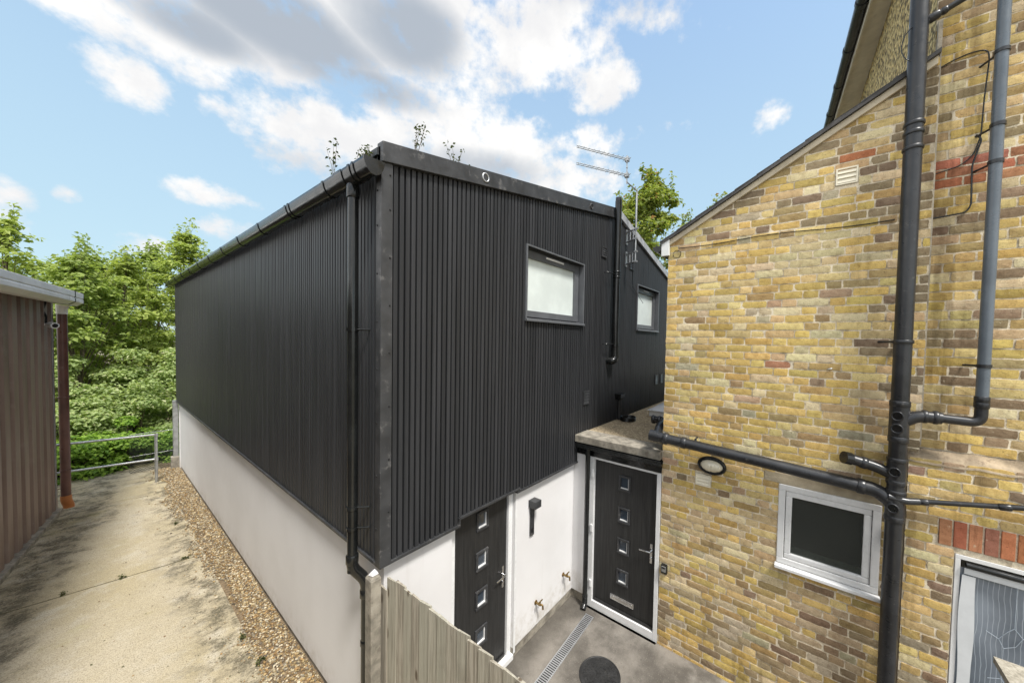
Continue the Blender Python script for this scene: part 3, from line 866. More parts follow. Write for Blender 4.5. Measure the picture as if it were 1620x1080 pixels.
t = thing('rainwater_hopper', 'short black outlet with dangling pipe on the cladding under the flue', 'pipe', (3.93, -.05, 2.36))
obj('hopper', MB().hexa([(3.88, -.09, 2.66), (3.98, -.09, 2.66), (3.98, -.002, 2.66), (3.88, -.002, 2.66), (3.85, -.12, 2.76), (4.01, -.12, 2.76), (4.01, -.002, 2.76), (3.85, -.002, 2.76)]), MT['plastic'], t)
obj('pipe', MB().tube([(3.93, -.05, 2.66), (3.93, -.05, 2.335)], .034, 16), MT['oldplastic'], t)

# aerial
AX, AY = 4.03, -.22
t = thing('tv_aerial', 'metal television aerial with two long arms bracketed to the gable by the flue', 'aerial', (AX, 0, 4.95))
obj('mast', MB().tube([(AX, AY, 4.93), (AX, AY, 6.08)], .014, 12), MT['galv'], t)
for z in (5.09, 5.46):
    mb = MB(); mb.box(AX + .09, AX + .15, -.012, -.001, z - .20, z + .05) ; mb.tube([(AX + .11, -.01, z), (AX, AY - .03, z)], .017, 8)
    mb.box(AX + .09, AX + .13, -.04, -.012, z - .015, z + .015); mb.tube([(AX + .11, -.06, z - .16), (AX + .03, -.17, z - .16)], .008, 8)
    mb.tube([(AX + .11, -.012, z - .16), (AX, AY - .03, z - .16)], .017, 8); mb.tube([(AX + .075, -.09, z), (AX + .075, -.09, z - .16)], .018, 8); mb.tube([(AX + .035, -.16, z), (AX + .035, -.16, z - .16)], .014, 8)
    mb.box(AX - .02, AX + .02, AY - .03, AY + .02, z - .012, z + .012); mb.box(AX - .02, AX + .02, AY - .03, AY + .02, z - .172, z - .148)
    obj('wall_bracket', mb, MT['alu'], t)
h0 = Vector((AX, AY, 6.06)); h1 = Vector((3.66, -.21, 6.07)); h2 = Vector((3.62, -.22, 6.42))
mb = MB(); mb.tube([h0, h1], .009, 8); mb.tube([h1 - Vector((0, 0, .03)), h2 + Vector((0, 0, .03))], .009, 8)
for k in range(6): mb.tube([h1.lerp(h2, k / 5) - Vector((0, 0, .008)), h1.lerp(h2, k / 5) + Vector((0, 0, .008))], .014, 8)
obj('cross_arm', mb, MT['galv'], t)
bd = Vector((-.857, .515, 0)).normalized(); side = Vector((.515, .857, 0))
for hz in (6.40, 6.16):
    p0 = Vector((3.64, -.215, hz)); mb = MB()
    for dz in (-.012, .012): mb.tube([p0 + Vector((0, 0, dz)), p0 + bd * .86 + Vector((0, 0, dz))], .0065, 8)
    for k in range(11): 
        q = p0 + bd * (.03 + k * .08); e = .075 - k * .0045
        mb.tube([q - side * e, q + side * e], .0028, 6)
    mb.box(p0.x - .03, p0.x + .03, p0.y - .03, p0.y + .03, hz - .03, hz + .03)
    mb.tube([p0 - bd * .02 - side * .07 , p0 - bd * .02 + side * .07], .005, 6)
    obj('antenna_arm', mb, MT['galv'], t)
o = obj('aerial_cable', MB().tube(fillet([(AX, AY + .02, 6.0), (AX + .02, AY + .02, 5.4), (AX - .01, AY + .03, 5.0), (AX + .35, -.02, 4.6), (AX + .9, -.012, 4.35)], .1), .004, 6), MT['plastic']); tag(o, 'thin black cable hanging from the aerial mast down the cladding', 'cable')

# wall lamp, taps on the front
t = thing('wall_lamp', 'dark grey outdoor wall lamp with square head beside the front door', 'lamp', (1.80, .05, 1.5))
obj('head', MB().box(1.76, 1.87, -.06, .049, 1.655, 1.74), MT['trim'], t, .004)
obj('back_plate', MB().box(1.785, 1.855, .03, .049, 1.30, 1.655), MT['trim'], t, .003)
obj('sensor', MB().box(1.80, 1.84, .022, .03, 1.34, 1.39), MT['back'], t, .003)
for x, z, lab in ((1.93, .413, 'brass tap stub low on the white wall nearer the front door'), (2.515, .44, 'brass tap stub low on the white wall nearer the inside corner')):
    t = thing('wall_tap', lab, 'tap', (x, .05, z), 'brass taps on the white wall')
    mb = MB(); mb.tube([(x, .05, z), (x, -.03, z)], .013, 12); mb.tube([(x, .049, z), (x, .042, z)], .026, 14)
    mb.tube(fillet([(x, -.02, z), (x + .012, -.05, z + .005), (x + .015, -.055, z - .05)], .03), .011, 12)
    obj('spout', mb, MT['brass'], t)
    mb = MB(); mb.tube([(x, -.02, z), (x, -.025, z + .04)], .008, 10); mb.tube([(x - .04, -.025, z + .045), (x + .04, -.025, z + .045)], .0075, 10); mb.tube([(x - .04, -.045, z + .03), (x - .04, -.005, z + .03)], .007, 8)
    obj('handle', mb, MT['brass'], t)

# ================================================================== FLAT ROOFED PORCH
XB = 2.745
Pq = thing('flat_roof_porch', 'flat roofed porch with gravel top joining the black building to the brick house', 'porch', (XB, -.6, 0))
mb = MB(); mb.box(XB - .085, XB + .25, -1.183, -.001, 2.238, 2.336); 
obj('roof_edge', mb, MT['concrete'], Pq, .008)
mb = MB(); mb.box(XB + .2501, 9.4, -1.183, -.001, 2.20, 2.322)
obj('roof', mb, MT['chips'], Pq)
mb = MB(); mb.box(XB - .02, XB + .012, -1.183, -.002, 2.07, 2.2375)
obj('lintel_board', mb, MT['plastic'], Pq)
mb = MB(); mb.box(XB - .10, XB - .022, -1.20, -.03, 2.175, 2.195); mb.box(XB - .10, XB - .094, -1.20, -.03, 2.195, 2.232); mb.box(XB - .03, XB - .022, -1.2, -.03, 2.195, 2.232)
obj('gutter', mb, MT['plastic'], Pq, .003)
fr = MB(); x0, x1 = XB - .008, XB + .06
fr.box(x0, x1, -.275, -.168, .0, 2.068); fr.box(x0, x1, -1.178, -1.128, .0, 2.068); fr.box(x0, x1, -1.128, -.275, 2.038, 2.068); fr.box(x0 - .035, x1, -1.178, -.168, -.06, .0); fr.box(x0 + .001, x1, -1.128, -.275, .0, .1)
dfr = obj('door_frame', fr, MT['upvc'], Pq, .003)
for z in (1.84, 1.09, .33): obj('hinge', MB().box(x0 - .014, x0 + .001, -.27, -.235, z - .05, z + .05), MT['upvc'], dfr, .004)
make_door(Pq, (XB + .03, -1.127, .102), (0, 1, 0), (-1, 0, 0), .85, 1.934, -1, True)
t = pipe_thing('downpipe', 'slim black downpipe in the inside corner beside the porch door', 'downpipe',
    [('pipe', [(XB - .065, -.205, 2.19), (XB - .065, -.205, .07)], .033, 0, MT['plastic']), ('shoe', [(XB - .065, -.205, .12), (XB - .065, -.205, .06), (XB - .13, -.22, .02)], .037, .03, MT['plastic'])])
clip(t, (XB - .065, -.205, 2.1), .033, (XB - .01, -.15, 2.1), MT['plastic'])
collar(t, (XB - .065, -.205, .16), (0, 0, 1), .039, .05, MT['plastic'])
mb = MB()
for k in range(5):
    pts = [(3.98 + (.135 + .008 * rng.random()) * math.cos(a * .35), -.19 + (.115 + .006 * rng.random()) * math.sin(a * .35), 2.334 + .012 * k) for a in range(19)]
    mb.tube(pts, .008, 8, cap=False)
o = obj('hose_coil', mb, MT['plastic']); tag(o, 'coil of black hose lying on the gravelled flat roof', 'hose')
t = thing('roof_light', 'pale domed skylight on the flat roof next to the brick corner', 'skylight', (5.1, -.7, 2.32))
obj('kerb', MB().box(4.55, 5.7, -1.15, -.33, 2.322, 2.43), MT['upvc'], t, .01)
d = MB(); n = 8
for j in range(n + 1):
    for i in range(n + 1):
        u_, v_ = i / n, j / n; hgt = .09 * (1 - (2 * u_ - 1) ** 4) ** .5 * (1 - (2 * v_ - 1) ** 4) ** .5
        d.v.append((4.52 + 1.21 * u_, -1.18 + .88 * v_, 2.432 + hgt))
for j in range(n):
    for i in range(n):
        q = j * (n + 1) + i; d.f.append((q, q + 1, q + n + 2, q + n + 1)); d.sm.append(True)
d.box(4.52, 5.73, -1.18, -.30, 2.4305, 2.434)
obj('dome', d, MT['skylight'], t)
t = pipe_thing('waste_coupling', 'short thick black pipe coupling poking out of the brick end wall over the flat roof', 'pipe',
    [('pipe', [(3.15, -1.183, 2.60), (3.15, -.90, 2.60)], .045, 0, MT['plastic'])])
for y in (-.92, -1.0, -1.1): collar(t, (3.15, y, 2.60), (0, 1, 0), .055, .04, MT['plastic'])

# ================================================================== BRICK HOUSE
H = thing('brick_house', 'yellow stock brick house with sloping rear extension and tall main wall', 'house', (XB, -2.2, 0))
YE, YM = -1.185, -3.262          # extension end, corner with the main wall
vz = lambda y: 4.809 + (y + 1.175) / (-3.102 + 1.175) * (5.847 - 4.809)
PAL = [((.57, .415, .145), 26), ((.60, .46, .205), 24), ((.50, .355, .12), 16), ((.60, .50, .30), 13), ((.43, .31, .13), 12), ((.34, .25, .125), 6), ((.28, .20, .13), 3), ((.52, .38, .20), 8), ((.38, .33, .22), 3), ((.45, .32, .19), 2.5)]
pc = [c for c, w in PAL]; pw = [w for c, w in PAL]
RED = [(.46, .19, .095), (.41, .165, .085), (.50, .225, .115), (.38, .165, .10)]
MORT = (.80, .71, .54, 0.0)

def brick_panel(name, parent, X, y0, y1, zb, zt, holes=(), course=.0745, top=None, special=None, seed=1, dark=0.0, joint=.0105, rough=1.0):
    """bricks laid on the plane x = X facing -X, from y1 (far end) to y0, with mortar between them; holes = (ya, yb, za, zb)"""
    r = random.Random(seed)
    V = []; F = []; COL = []
    def add(vs, fs, col):
        o = len(V); V.extend(vs); F.extend([tuple(i + o for i in f) for f in fs]); COL.extend([col] * len(fs))
    # mortar bed
    ys = sorted({y0, y1} | {v for h in holes for v in h[:2] if y0 < v < y1} | {y1 + (y0 - y1) * k / 8 for k in range(9)})
    zs = sorted({zb, zt} | {v for h in holes for v in h[2:] if zb < v < zt} | {zb + (zt - zb) * k / 24 for k in range(25)})
    for a, b in zip(ys[:-1], ys[1:]):
        for c, d in zip(zs[:-1], zs[1:]):
            ym, zm = (a + b) / 2, (c + d) / 2
            if any(h[0] < ym < h[1] and h[2] < zm < h[3] for h in holes): continue
            q = [(a, c), (b, c), (b, d), (a, d)]
            if top:
                if c >= max(top(a), top(b)): continue
                q = [(y, min(z, max(top(y), c))) for y, z in q]
            add([(X, y, z) for y, z in q], [(0, 3, 2, 1)], MORT)
    nC = int((zt - zb) / course + .5)
    for i in range(nC):
        z0 = zb + i * course + joint / 2; z1 = z0 + course - joint
        zm = (z0 + z1) / 2
        pos = y1 + (.0 if i % 2 else .058) + r.uniform(-.02, .02); head = bool(i % 2)
        segs = []
        while pos > y0 - .3:
            ln = (.108 if head else .226) * r.uniform(.96, 1.04)
            segs.append((pos - ln, pos)); pos -= ln + joint; head = not head if r.random() < .86 else head
        for a, b in segs:
            a, b = max(a, y0), min(b, y1)
            iv = [(a, b)]
            for h in holes:
                if h[2] < zm < h[3]:
                    nv = []
                    for p, q in iv:
                        if q <= h[0] or p >= h[1]: nv.append((p, q)); continue
                        if p < h[0] - .02: nv.append((p, h[0] - .004))
                        if q > h[1] + .02: nv.append((h[1] + .004, q))
                    iv = nv
            for p, q in iv:
                if q - p < .025: continue
                if top and z0 > top((p + q) / 2) - .01: continue
                ym = (p + q) / 2
                col = None
                if special: col = special(ym, zm, i, r)
                if col is None:
                    col = r.choices(pc, pw)[0]
                    k = r.uniform(1.02, 1.40) * (1 - dark * r.random())
                    col = tuple(min(.78, c * k * r.uniform(.95, 1.05)) for c in col)
                nu = max(2, int((q - p) / .028)); nv_ = 3
                proud = r.uniform(.0005, .0045)
                tilt = r.uniform(-.003, .003)
                vs = []; 
                e1, e2 = r.uniform(-.002, .002), r.uniform(-.002, .002)
                for jv in range(nv_ + 1):
                    for ju in range(nu + 1):
                        fu, fv = ju / nu, jv / nv_
                        edge = ju in (0, nu) or jv in (0, nv_)
                        jj = .0028 * rough
                        yy = p + (q - p) * fu + (r.uniform(-jj, jj) if edge else 0)
                        zz = z0 + (z1 - z0) * fv + (r.uniform(-jj, jj) + (e1 if fv < .5 else e2) if edge else 0)
                        cor = (ju in (0, nu)) and (jv in (0, nv_))
                        if cor: zz += (.0015 if jv == 0 else -.0015) * rough; yy += (.0015 if ju == 0 else -.0015) * rough
                        xx = X - proud - (0 if edge else r.uniform(.0008, .0020)) - tilt * (fu - .5)
                        if top: zz = min(zz, top(yy) - .002)
                        vs.append((xx, yy, zz))
                m = nu + 1
                fs = [(jv * m + ju, (jv + 1) * m + ju, (jv + 1) * m + ju + 1, jv * m + ju + 1) for jv in range(nv_) for ju in range(nu)]
                # skirt into the mortar
                loop = [k for k in range(m)] + [(j + 1) * m + nu for j in range(nv_)] + [nv_ * m + k for k in range(nu - 1, -1, -1)] + [j * m for j in range(nv_ - 1, 0, -1)]
                b0 = len(vs); vs += [(X + .004, vs[k][1], vs[k][2]) for k in loop]
                nl = len(loop)
                fs += [(loop[k], loop[(k + 1) % nl], b0 + (k + 1) % nl, b0 + k) for k in range(nl)]
                add(vs, fs, tuple(col) + (1.0,))
    me = bpy.data.meshes.new(name); me.from_pydata(V, [], F); me.update()
    at = me.attributes.new('bcol', 'FLOAT_COLOR', 'FACE'); at.data.foreach_set('color', np.array(COL, np.float32).ravel())
    return obj(name, me, MT['brick'], parent)

W3 = (-3.079, -2.342, 1.46, 2.256)
VENT1 = (-1.725, -1.56, 2.036, 2.174); VENT2 = (-2.828, -2.671, 5.052, 5.206)
def sp_ext(y, z, i, r):
    if abs(y + 2.822) < .075 and abs(z - 5.303) < .042: return (.48, .19, .09)
    if abs(y + 2.30) < .045 and abs(z - 3.42) < .03: return (.44, .22, .13)
    # paler patch near the top, darker streak by the soil stack and under the window
    if -2.75 < y < -2.25 and 4.25 < z < 4.62 and r.random() < .8: return (.60 * r.uniform(.9, 1.05), .485, .27)
    if z > 4.72 and r.random() < .30: return r.choice([(.28, .22, .13), (.33, .26, .16), (.25, .18, .12), (.38, .29, .14)])
    if y < -2.95 and r.random() < .33: return r.choice([(.24, .19, .12), (.32, .25, .15), (.25, .18, .12)])
    if -3.1 < y < -2.3 and z < 1.2 and r.random() < .42: return r.choice([(.44, .32, .19), (.30, .21, .13), (.50, .38, .24), (.24, .16, .105), (.50, .39, .25)])
    if z < .75 and r.random() < .38: return r.choice([(.40, .32, .19), (.34, .26, .15), (.50, .42, .30), (.28, .21, .13)])
    if 1.0 < z < 2.0 and r.random() < .3: return r.choice([(.60, .47, .26), (.56, .43, .24), (.50, .37, .22)])
    return None
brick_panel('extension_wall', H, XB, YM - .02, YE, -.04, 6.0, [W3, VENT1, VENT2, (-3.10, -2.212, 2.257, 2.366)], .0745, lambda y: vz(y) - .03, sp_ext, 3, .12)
mb = MB(); mb.box(XB + .004, XB + .25, YM, W3[0] - .0, -.05, 4.7); mb.box(XB + .004, XB + .25, W3[1], YE - .0, -.05, 4.7); mb.box(XB + .004, XB + .25, W3[0], W3[1], -.05, W3[2] + .05); mb.box(XB + .004, XB + .25, W3[0], W3[1], W3[3], 4.7)
mb.box(XB + .25, 7.4, YE - .25, YE, -.05, 4.7)
mb.prism([(XB + .004, YM, 4.7), (XB + .004, YE, 4.7), (XB + .004, YE, vz(YE) - .05), (XB + .004, YM, vz(YM) - .05)], (.2, 0, 0))
obj('inner_wall', mb, MT['mortar'], H)
obj('window_board', MB().box(XB + .075, XB + .24, -3.06, -2.36, W3[2] + .06, W3[2] + .09), MT['upvc'], H)
obj('room_lining', MB().box(XB + .55, XB + .57, -3.25, -2.2, 1.2, 2.5), MT['back'], H)

XM = 2.785
def sp_main(y, z, i, r):
    if 4.905 < z < 5.135: return tuple(c * r.uniform(.85, 1.12) for c in r.choice(RED))
    if r.random() < .22: return r.choice([(.30, .235, .13), (.40, .30, .13), (.25, .18, .11)])
    return None
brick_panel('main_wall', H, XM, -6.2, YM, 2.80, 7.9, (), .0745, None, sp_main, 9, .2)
XL = 2.685
LY = -3.214
DOOR = (-9, -3.488, 0, 2.035); SOL = (-6, -3.396, 2.08, 2.285)
def sp_low(y, z, i, r):
    if z > 2.58 and r.random() < .6: return r.choice([(.27, .155, .105), (.33, .21, .15), (.40, .29, .19)])
    if z < .9 and r.random() < .35: return r.choice([(.30, .17, .12), (.40, .30, .20), (.33, .26, .15)])
    return None
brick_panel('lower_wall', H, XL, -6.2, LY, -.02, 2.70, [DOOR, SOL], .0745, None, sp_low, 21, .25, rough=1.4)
mb = MB(); mb.box(XL + .004, XM + .3, -3.488, LY, -.05, 2.70); mb.box(XL + .004, XM + .3, -6.2, -3.488, 2.035, 2.70); mb.box(XM + .004, XM + .3, -6.2, YM, 2.7, 7.9)
mb.box(XL + .14, XM + .3, -6.2, -3.488, -.05, 2.035)
obj('inner_wall', mb, MT['mortar'], H)
mb = MB(); N_ = 40
P = []
for k in range(N_ + 1):
    y = LY + .004 - (LY + 6.2) * k / N_ if False else LY + .004 + (-6.2 - LY) * k / N_
    j = rng.uniform(-.008, .008)
    P.append([(XL - .006, y, 2.695 + j), (XL - .004, y, 2.712 + j), (XM + .002, y, 2.795 + j), (XM + .002, y, 2.69)])
vs = [q for s in P for q in s]
mb.add(vs, [(k * 4 + i, (k + 1) * 4 + i, (k + 1) * 4 + i + 1, k * 4 + i + 1) for k in range(N_) for i in range(3)] + [(0, 1, 2, 3)], True)
obj('cement_ledge', mb, MT['ledge'], H)
obj('corner_strip', MB().box(XM - .036, XM + .002, YM - .03, YM - .0045, 2.82, 6.2), MT['mortar'], H)

# soldier course above the covered doorway
mb = MB(); cols = []
y = -3.40; k = 0
V = []; F = []; CL = []
mb.box(XL + .002, XL + .05, -5.6, -3.396, 2.078, 2.287); CL += [MORT] * 6
while y > -5.5:
    j = rng.uniform(-.002, .002); c = tuple(v * rng.uniform(.9, 1.15) for v in RED[k % 4]) + (1.0,)
    mb.box(XL - .008 + j, XL + .04, y - .066, y, 2.083, 2.283 + j); CL += [c] * 6
    y -= .0775; k += 1
me = mb.mesh('soldier_course'); at = me.attributes.new('bcol', 'FLOAT_COLOR', 'FACE'); at.data.foreach_set('color', np.array(CL, np.float32).ravel())
obj('soldier_course', me, MT['brick'], H, .003)
obj('lintel', MB().box(XB - .004, XB + .1, -3.10, -2.212, 2.258, 2.365), MT['lintel'], H, .006)

# white window in the extension
y0, y1, z0, z1 = W3
f = MB(); xo, xi = XB - .012, XB + .06; o_ = .055
f.box(xo, xi, y0, y1, z1 - o_, z1); f.box(xo, xi, y0, y1, z0 + .02, z0 + .075); f.box(xo, xi, y0, y0 + o_, z0 + .075, z1 - o_); f.box(xo, xi, y1 - o_, y1, z0 + .075, z1 - o_)
wf = obj('window', f, MT['upvc'], H, .005)
a0, a1, b0, b1 = y0 + o_, y1 - o_, z0 + .075, z1 - o_; s = .055
f = MB(); f.box(xo + .008, xi, a0 + .004, a1 - .004, b1 - s, b1 - .004); f.box(xo + .008, xi, a0 + .004, a1 - .004, b0 + .004, b0 + s); f.box(xo + .008, xi, a0 + .004, a0 + s, b0 + s, b1 - s); f.box(xo + .008, xi, a1 - s, a1 - .004, b0 + s, b1 - s)
obj('sash', f, MT['upvc'], wf, .008)
obj('pane', MB().box(xo + .032, xo + .04, a0 + s, a1 - s, b0 + s, b1 - s), MT['darkglass'], wf)
obj('sill', MB().hexa([(xo - .045, y0 - .012, z0 - .022), (XB + .06, y0 - .012, z0 - .012), (XB + .06, y1 + .012, z0 - .012), (xo - .045, y1 + .012, z0 - .022), (xo - .045, y0 - .012, z0 + .008), (XB + .06, y0 - .012, z0 + .0195), (XB + .06, y1 + .012, z0 + .0195), (xo - .045, y1 + .012, z0 + .008)]), MT['upvc'], wf, .004)

# verge board, lean-to roof, eaves box
def along(ya, yb, lo, hi, xa, xb):
    return MB().hexa([(xa, ya, vz(ya) - lo), (xb, ya, vz(ya) - lo), (xb, yb, vz(yb) - lo), (xa, yb, vz(yb) - lo), (xa, ya, vz(ya) - hi), (xb, ya, vz(ya) - hi), (xb, yb, vz(yb) - hi), (xa, yb, vz(yb) - hi)])
obj('verge_board', along(-3.27, -1.17, .085, .022, XB - .032, XB + .01), MT['cream'], H, .004)
r_ = along(-3.28, -1.10, .0215, -.012, XB - .06, 7.5)
obj('lean_to_roof', r_, MT['slate'], H)
mb = MB(); r2 = random.Random(4); y = -1.10
while y > -3.2:
    d_ = .0; yb = y - .19
    mb.hexa([(XB - .062, yb, vz(yb) + .0125), (XB + .3, yb, vz(yb) + .0125), (XB + .3, y, vz(y) + .0125), (XB - .062 + r2.uniform(-.006, .006), y, vz(y) + .0125), (XB - .062, yb, vz(yb) + .016), (XB + .3, yb, vz(yb) + .016), (XB + .3, y, vz(y) + .024), (XB - .062, y, vz(y) + .024)])
    y = yb - .001
obj('slate_edge', mb, MT['slate'], H)
obj('eaves_box', MB().box(XB - .05, XB - .01, -1.205, -1.115, 4.62, 4.80), MT['upvc'], H, .003)
gm = MB(); A = [math.pi + math.pi * i / 12 for i in range(13)]
pr = [(-1.06 + .06 * math.cos(a), 4.75 + .07 * math.sin(a)) for a in A]
gm.prism([(XB - .02, y, z) for y, z in pr], (4.5, 0, 0))
obj('rear_gutter', gm, MT['plastic'], H)
# pebbledashed rear face of the main house and its eaves
w0 = Vector((XM, -3.262, 0)); d1 = Vector((1, .045, 0)).normalized(); n1 = Vector((-.045, 1, 0)).normalized()
def band(o, d, n, a0, a1, b0, b1, z0, z1):
    P = [o + d * a + n * b + Vector((0, 0, z)) for z in (z0, z1) for a, b in ((a0, b0), (a1, b0), (a1, b1), (a0, b1))]
    return MB().hexa(P)
obj('pebbledash_wall', band(w0, d1, n1, .004, 8.5, -.2, .0, 5.4, 7.72), MT['dash'], H)
obj('main_side_wall', MB().box(XM + .1, 11, -6.2, -6.0, 0, 7.8), MT['mortar'], H)
g0 = Vector((4.35, -2.92, 0)); gd = Vector((2.6, .2, 0)).normalized(); gn = Vector((-gd.y, gd.x, 0))
def fpt(a): return g0 + gd * a - gn * .07
sq = [w0 + d1 * -.3 + n1 * .001, w0 + d1 * 8.6 + n1 * .001, fpt(7.4), fpt(-2.0)]
obj('soffit', MB().hexa([Vector((p.x, p.y, z)) for z in (7.72, 7.745) for p in sq]), MT['soffit'], H)
obj('fascia', band(g0, gd, gn, -2.0, 7.5, -.085, -.06, 7.70, 7.90), MT['soffit'], H)
t = MB(); pts = [g0 + gd * a + Vector((0, 0, 7.82)) for a in (-2.0, 7.5)]
gt = obj('eaves_gutter', t.tube(pts, .062, 20), MT['oldplastic'], H)
mb = MB()
for a in np.arange(-1.6, 7.4, .8):
    obj('bracket', MB().tube([g0 + gd * a + Vector((0, 0, 7.82)), g0 + gd * (a + .05) + Vector((0, 0, 7.82))], .071, 20), MT['oldplastic'], gt)
obj('main_roof', MB().hexa([(XM - .3, -3.2, 7.90), (11, -2.75, 7.90), (11, -6.5, 10.2), (XM - .3, -6.5, 10.2), (XM - .3, -3.2, 7.96), (11, -2.75, 7.96), (11, -6.5, 10.26), (XM - .3, -6.5, 10.26)]), MT['slate'], H)

# covered doorway
t = thing('covered_doorway', 'doorway at the right edge screened with translucent reinforced plastic sheeting', 'doorway', (XL, -4.0, 0))
obj('frame', MB().box(XL - .004, XL + .05, -5.6, -3.491, 2.0, 2.033).box(XL - .004, XL + .05, -3.521, -3.491, 0, 2.0), MT['upvc'], t, .003)
def sheet():
    nu, nv = 60, 60; V = []; F = []
    for j in range(nv + 1):
        for i in range(nu + 1):
            u_, v_ = i / nu, j / nv; y = -3.523 - 1.5 * u_; z = .01 + 1.93 * v_
            x = XL + .012 + .010 * math.sin(7 * u_ + 3 * v_) + .008 * math.sin(15 * u_ - 8 * v_ + 1) + .004 * math.sin(31 * u_ + 5 * v_)
            V.append((x, y, z))
    for j in range(nv):
        for i in range(nu):
            q = j * (nu + 1) + i; F.append((q, q + nu + 1, q + nu + 2, q + 1))
    m = MB(); m.add(V, F, True); return m
obj('plastic_sheet', sheet(), MT['sheet'], t)
m = MB()
ta = [(-3.525 - .006 * math.sin(k * .7), -3.600 - .004 * math.sin(k * .9 + 1), .01 + k * .099) for k in range(20)]
m.add([(XL - .012, a, z) for a, b, z in ta] + [(XL - .012, b, z) for a, b, z in ta], [(k, k + 1, 20 + k + 1, 20 + k) for k in range(19)], True)
m.prism([(XL - .010, -3.54, 1.945), (XL - .010, -5.0, 1.93), (XL - .010, -5.0, 1.885), (XL - .010, -3.54, 1.90)], (.004, 0, 0))
obj('tape', m, plain('white_tape', (.66, .68, .69), .45, 0, .06), t)
obj('rolled_plastic', MB().tube([(XL - .012, -3.545, 1.972), (XL - .016, -4.2, 1.965), (XL - .012, -5.1, 1.97)], [.020, .026, .022], 14), MT['plastic'], t)
m = MB()
hexp = [(-3.79, 1.60), (-3.83, 1.545), (-3.80, 1.47), (-3.745, 1.43), (-3.72, 1.49), (-3.76, 1.56)]
for a, b in zip(hexp, hexp[1:] + hexp[:1]): m.tube([(XL - .014, a[0], a[1]), (XL - .014, b[0], b[1])], .0022, 5)
for a, b in (((-3.745, 1.43), (-3.74, 1.20)), ((-3.72, 1.49), (-3.66, 1.52)), ((-3.74, 1.20), (-3.68, 1.17)), ((-3.74, 1.20), (-3.80, 1.13)), ((-3.83, 1.545), (-3.9, 1.55)), ((-3.79, 1.60), (-3.79, 1.9))): m.tube([(XL - .014, a[0], a[1]), (XL - .014, b[0], b[1])], .0022, 5)
obj('crease', m, plain('white_crease', (.34, .39, .44), .5), t)

# small fixings on the brick
o = obj('wall_vent', vent_grille((XB + .004, -1.72, 2.041), (0, 1, 0), .156, .129, 3, (-1, 0, 0)), MT['vent']); tag(o, 'small cream louvred vent under the oval lamp', 'vent', 'cream vents on the brick wall')
o = obj('wall_vent', vent_grille((XB + .004, -2.825, 5.056), (0, 1, 0), .151, .146, 3, (-1, 0, 0)), MT['vent']); tag(o, 'cream louvred vent high on the brick wall below the sloping verge', 'vent', 'cream vents on the brick wall')

def dome(c, ry, rz, dx, m=10, n=28, ribs=0):
    V = []; F = []
    for j in range(m + 1):
        a = (math.pi / 2) * j / m
        for i in range(n):
            t_ = 2 * math.pi * i / n
            q = math.cos(a); V.append((c[0] - dx * math.sin(a) - (ribs * abs(math.sin(11 * math.cos(t_) * q)) if j < m else 0), c[1] + ry * q * math.cos(t_), c[2] + rz * q * math.sin(t_)))
    for j in range(m):
        for i in range(n): F.append((j * n + i, j * n + (i + 1) % n, (j + 1) * n + (i + 1) % n, (j + 1) * n + i))
    return MB().add(V, F, True)
t = thing('bulkhead_lamp', 'oval black rimmed bulkhead lamp with ribbed glass on the brick under the waste pipe', 'lamp', (XB, -1.73, 2.30))
mb = MB()
el = [(XB - .03, -1.73 + .125 * math.cos(a * .2094), 2.295 + .078 * math.sin(a * .2094)) for a in range(31)]
mb.tube(el, .022, 10, cap=False); obj('rim', mb, MT['plastic'], t)
obj('glass', dome((XB - .018, -1.73, 2.295), .115, .068, .075, ribs=.010), MT['lampglass'], t)
mb = MB(); mb.prism([(XB - .03, -1.73 + .135 * math.cos(a * .2094), 2.295 + .09 * math.sin(a * .2094)) for a in range(30)], (.032, 0, 0)); obj('back_plate', mb, MT['plastic'], t)
t = thing('key_safe', 'small black key safe with silver face on the brick beside the porch door', 'key safe', (XB, -1.25, .95))
obj('case', MB().box(XB - .045, XB - .002, -1.288, -1.212, .895, 1.005), MT['plastic'], t, .012)
obj('face', MB().box(XB - .05, XB - .044, -1.275, -1.225, .925, .992), MT['galv'], t, .004)
mb = MB().box(XB - .053, XB - .0495, -1.268, -1.232, .965, .982); obj('dial', mb, MT['back'], t)
o = obj('wire_loop', MB().ring((XB - .012, -1.285, 4.63), (1, .1, 0), .042, .003, 28, 6), MT['plastic']); tag(o, 'thin loop of black wire hung on the brick corner below the eaves', 'wire')
t = thing('pipe_clip', 'rusty old pipe clip left alone on the brick above the white window', 'clip', (XB, -2.687, 3.408))
obj('stem', MB().tube([(XB, -2.687, 3.408), (XB - .05, -2.687, 3.408)], .007, 8), plain('rust', (.14, .07, .045), .8, .3, .3), t)
obj('jaw', MB().ring((XB - .06, -2.687, 3.41), (0, .3, 1), .018, .006, 16, 6), MT['galv'], t)

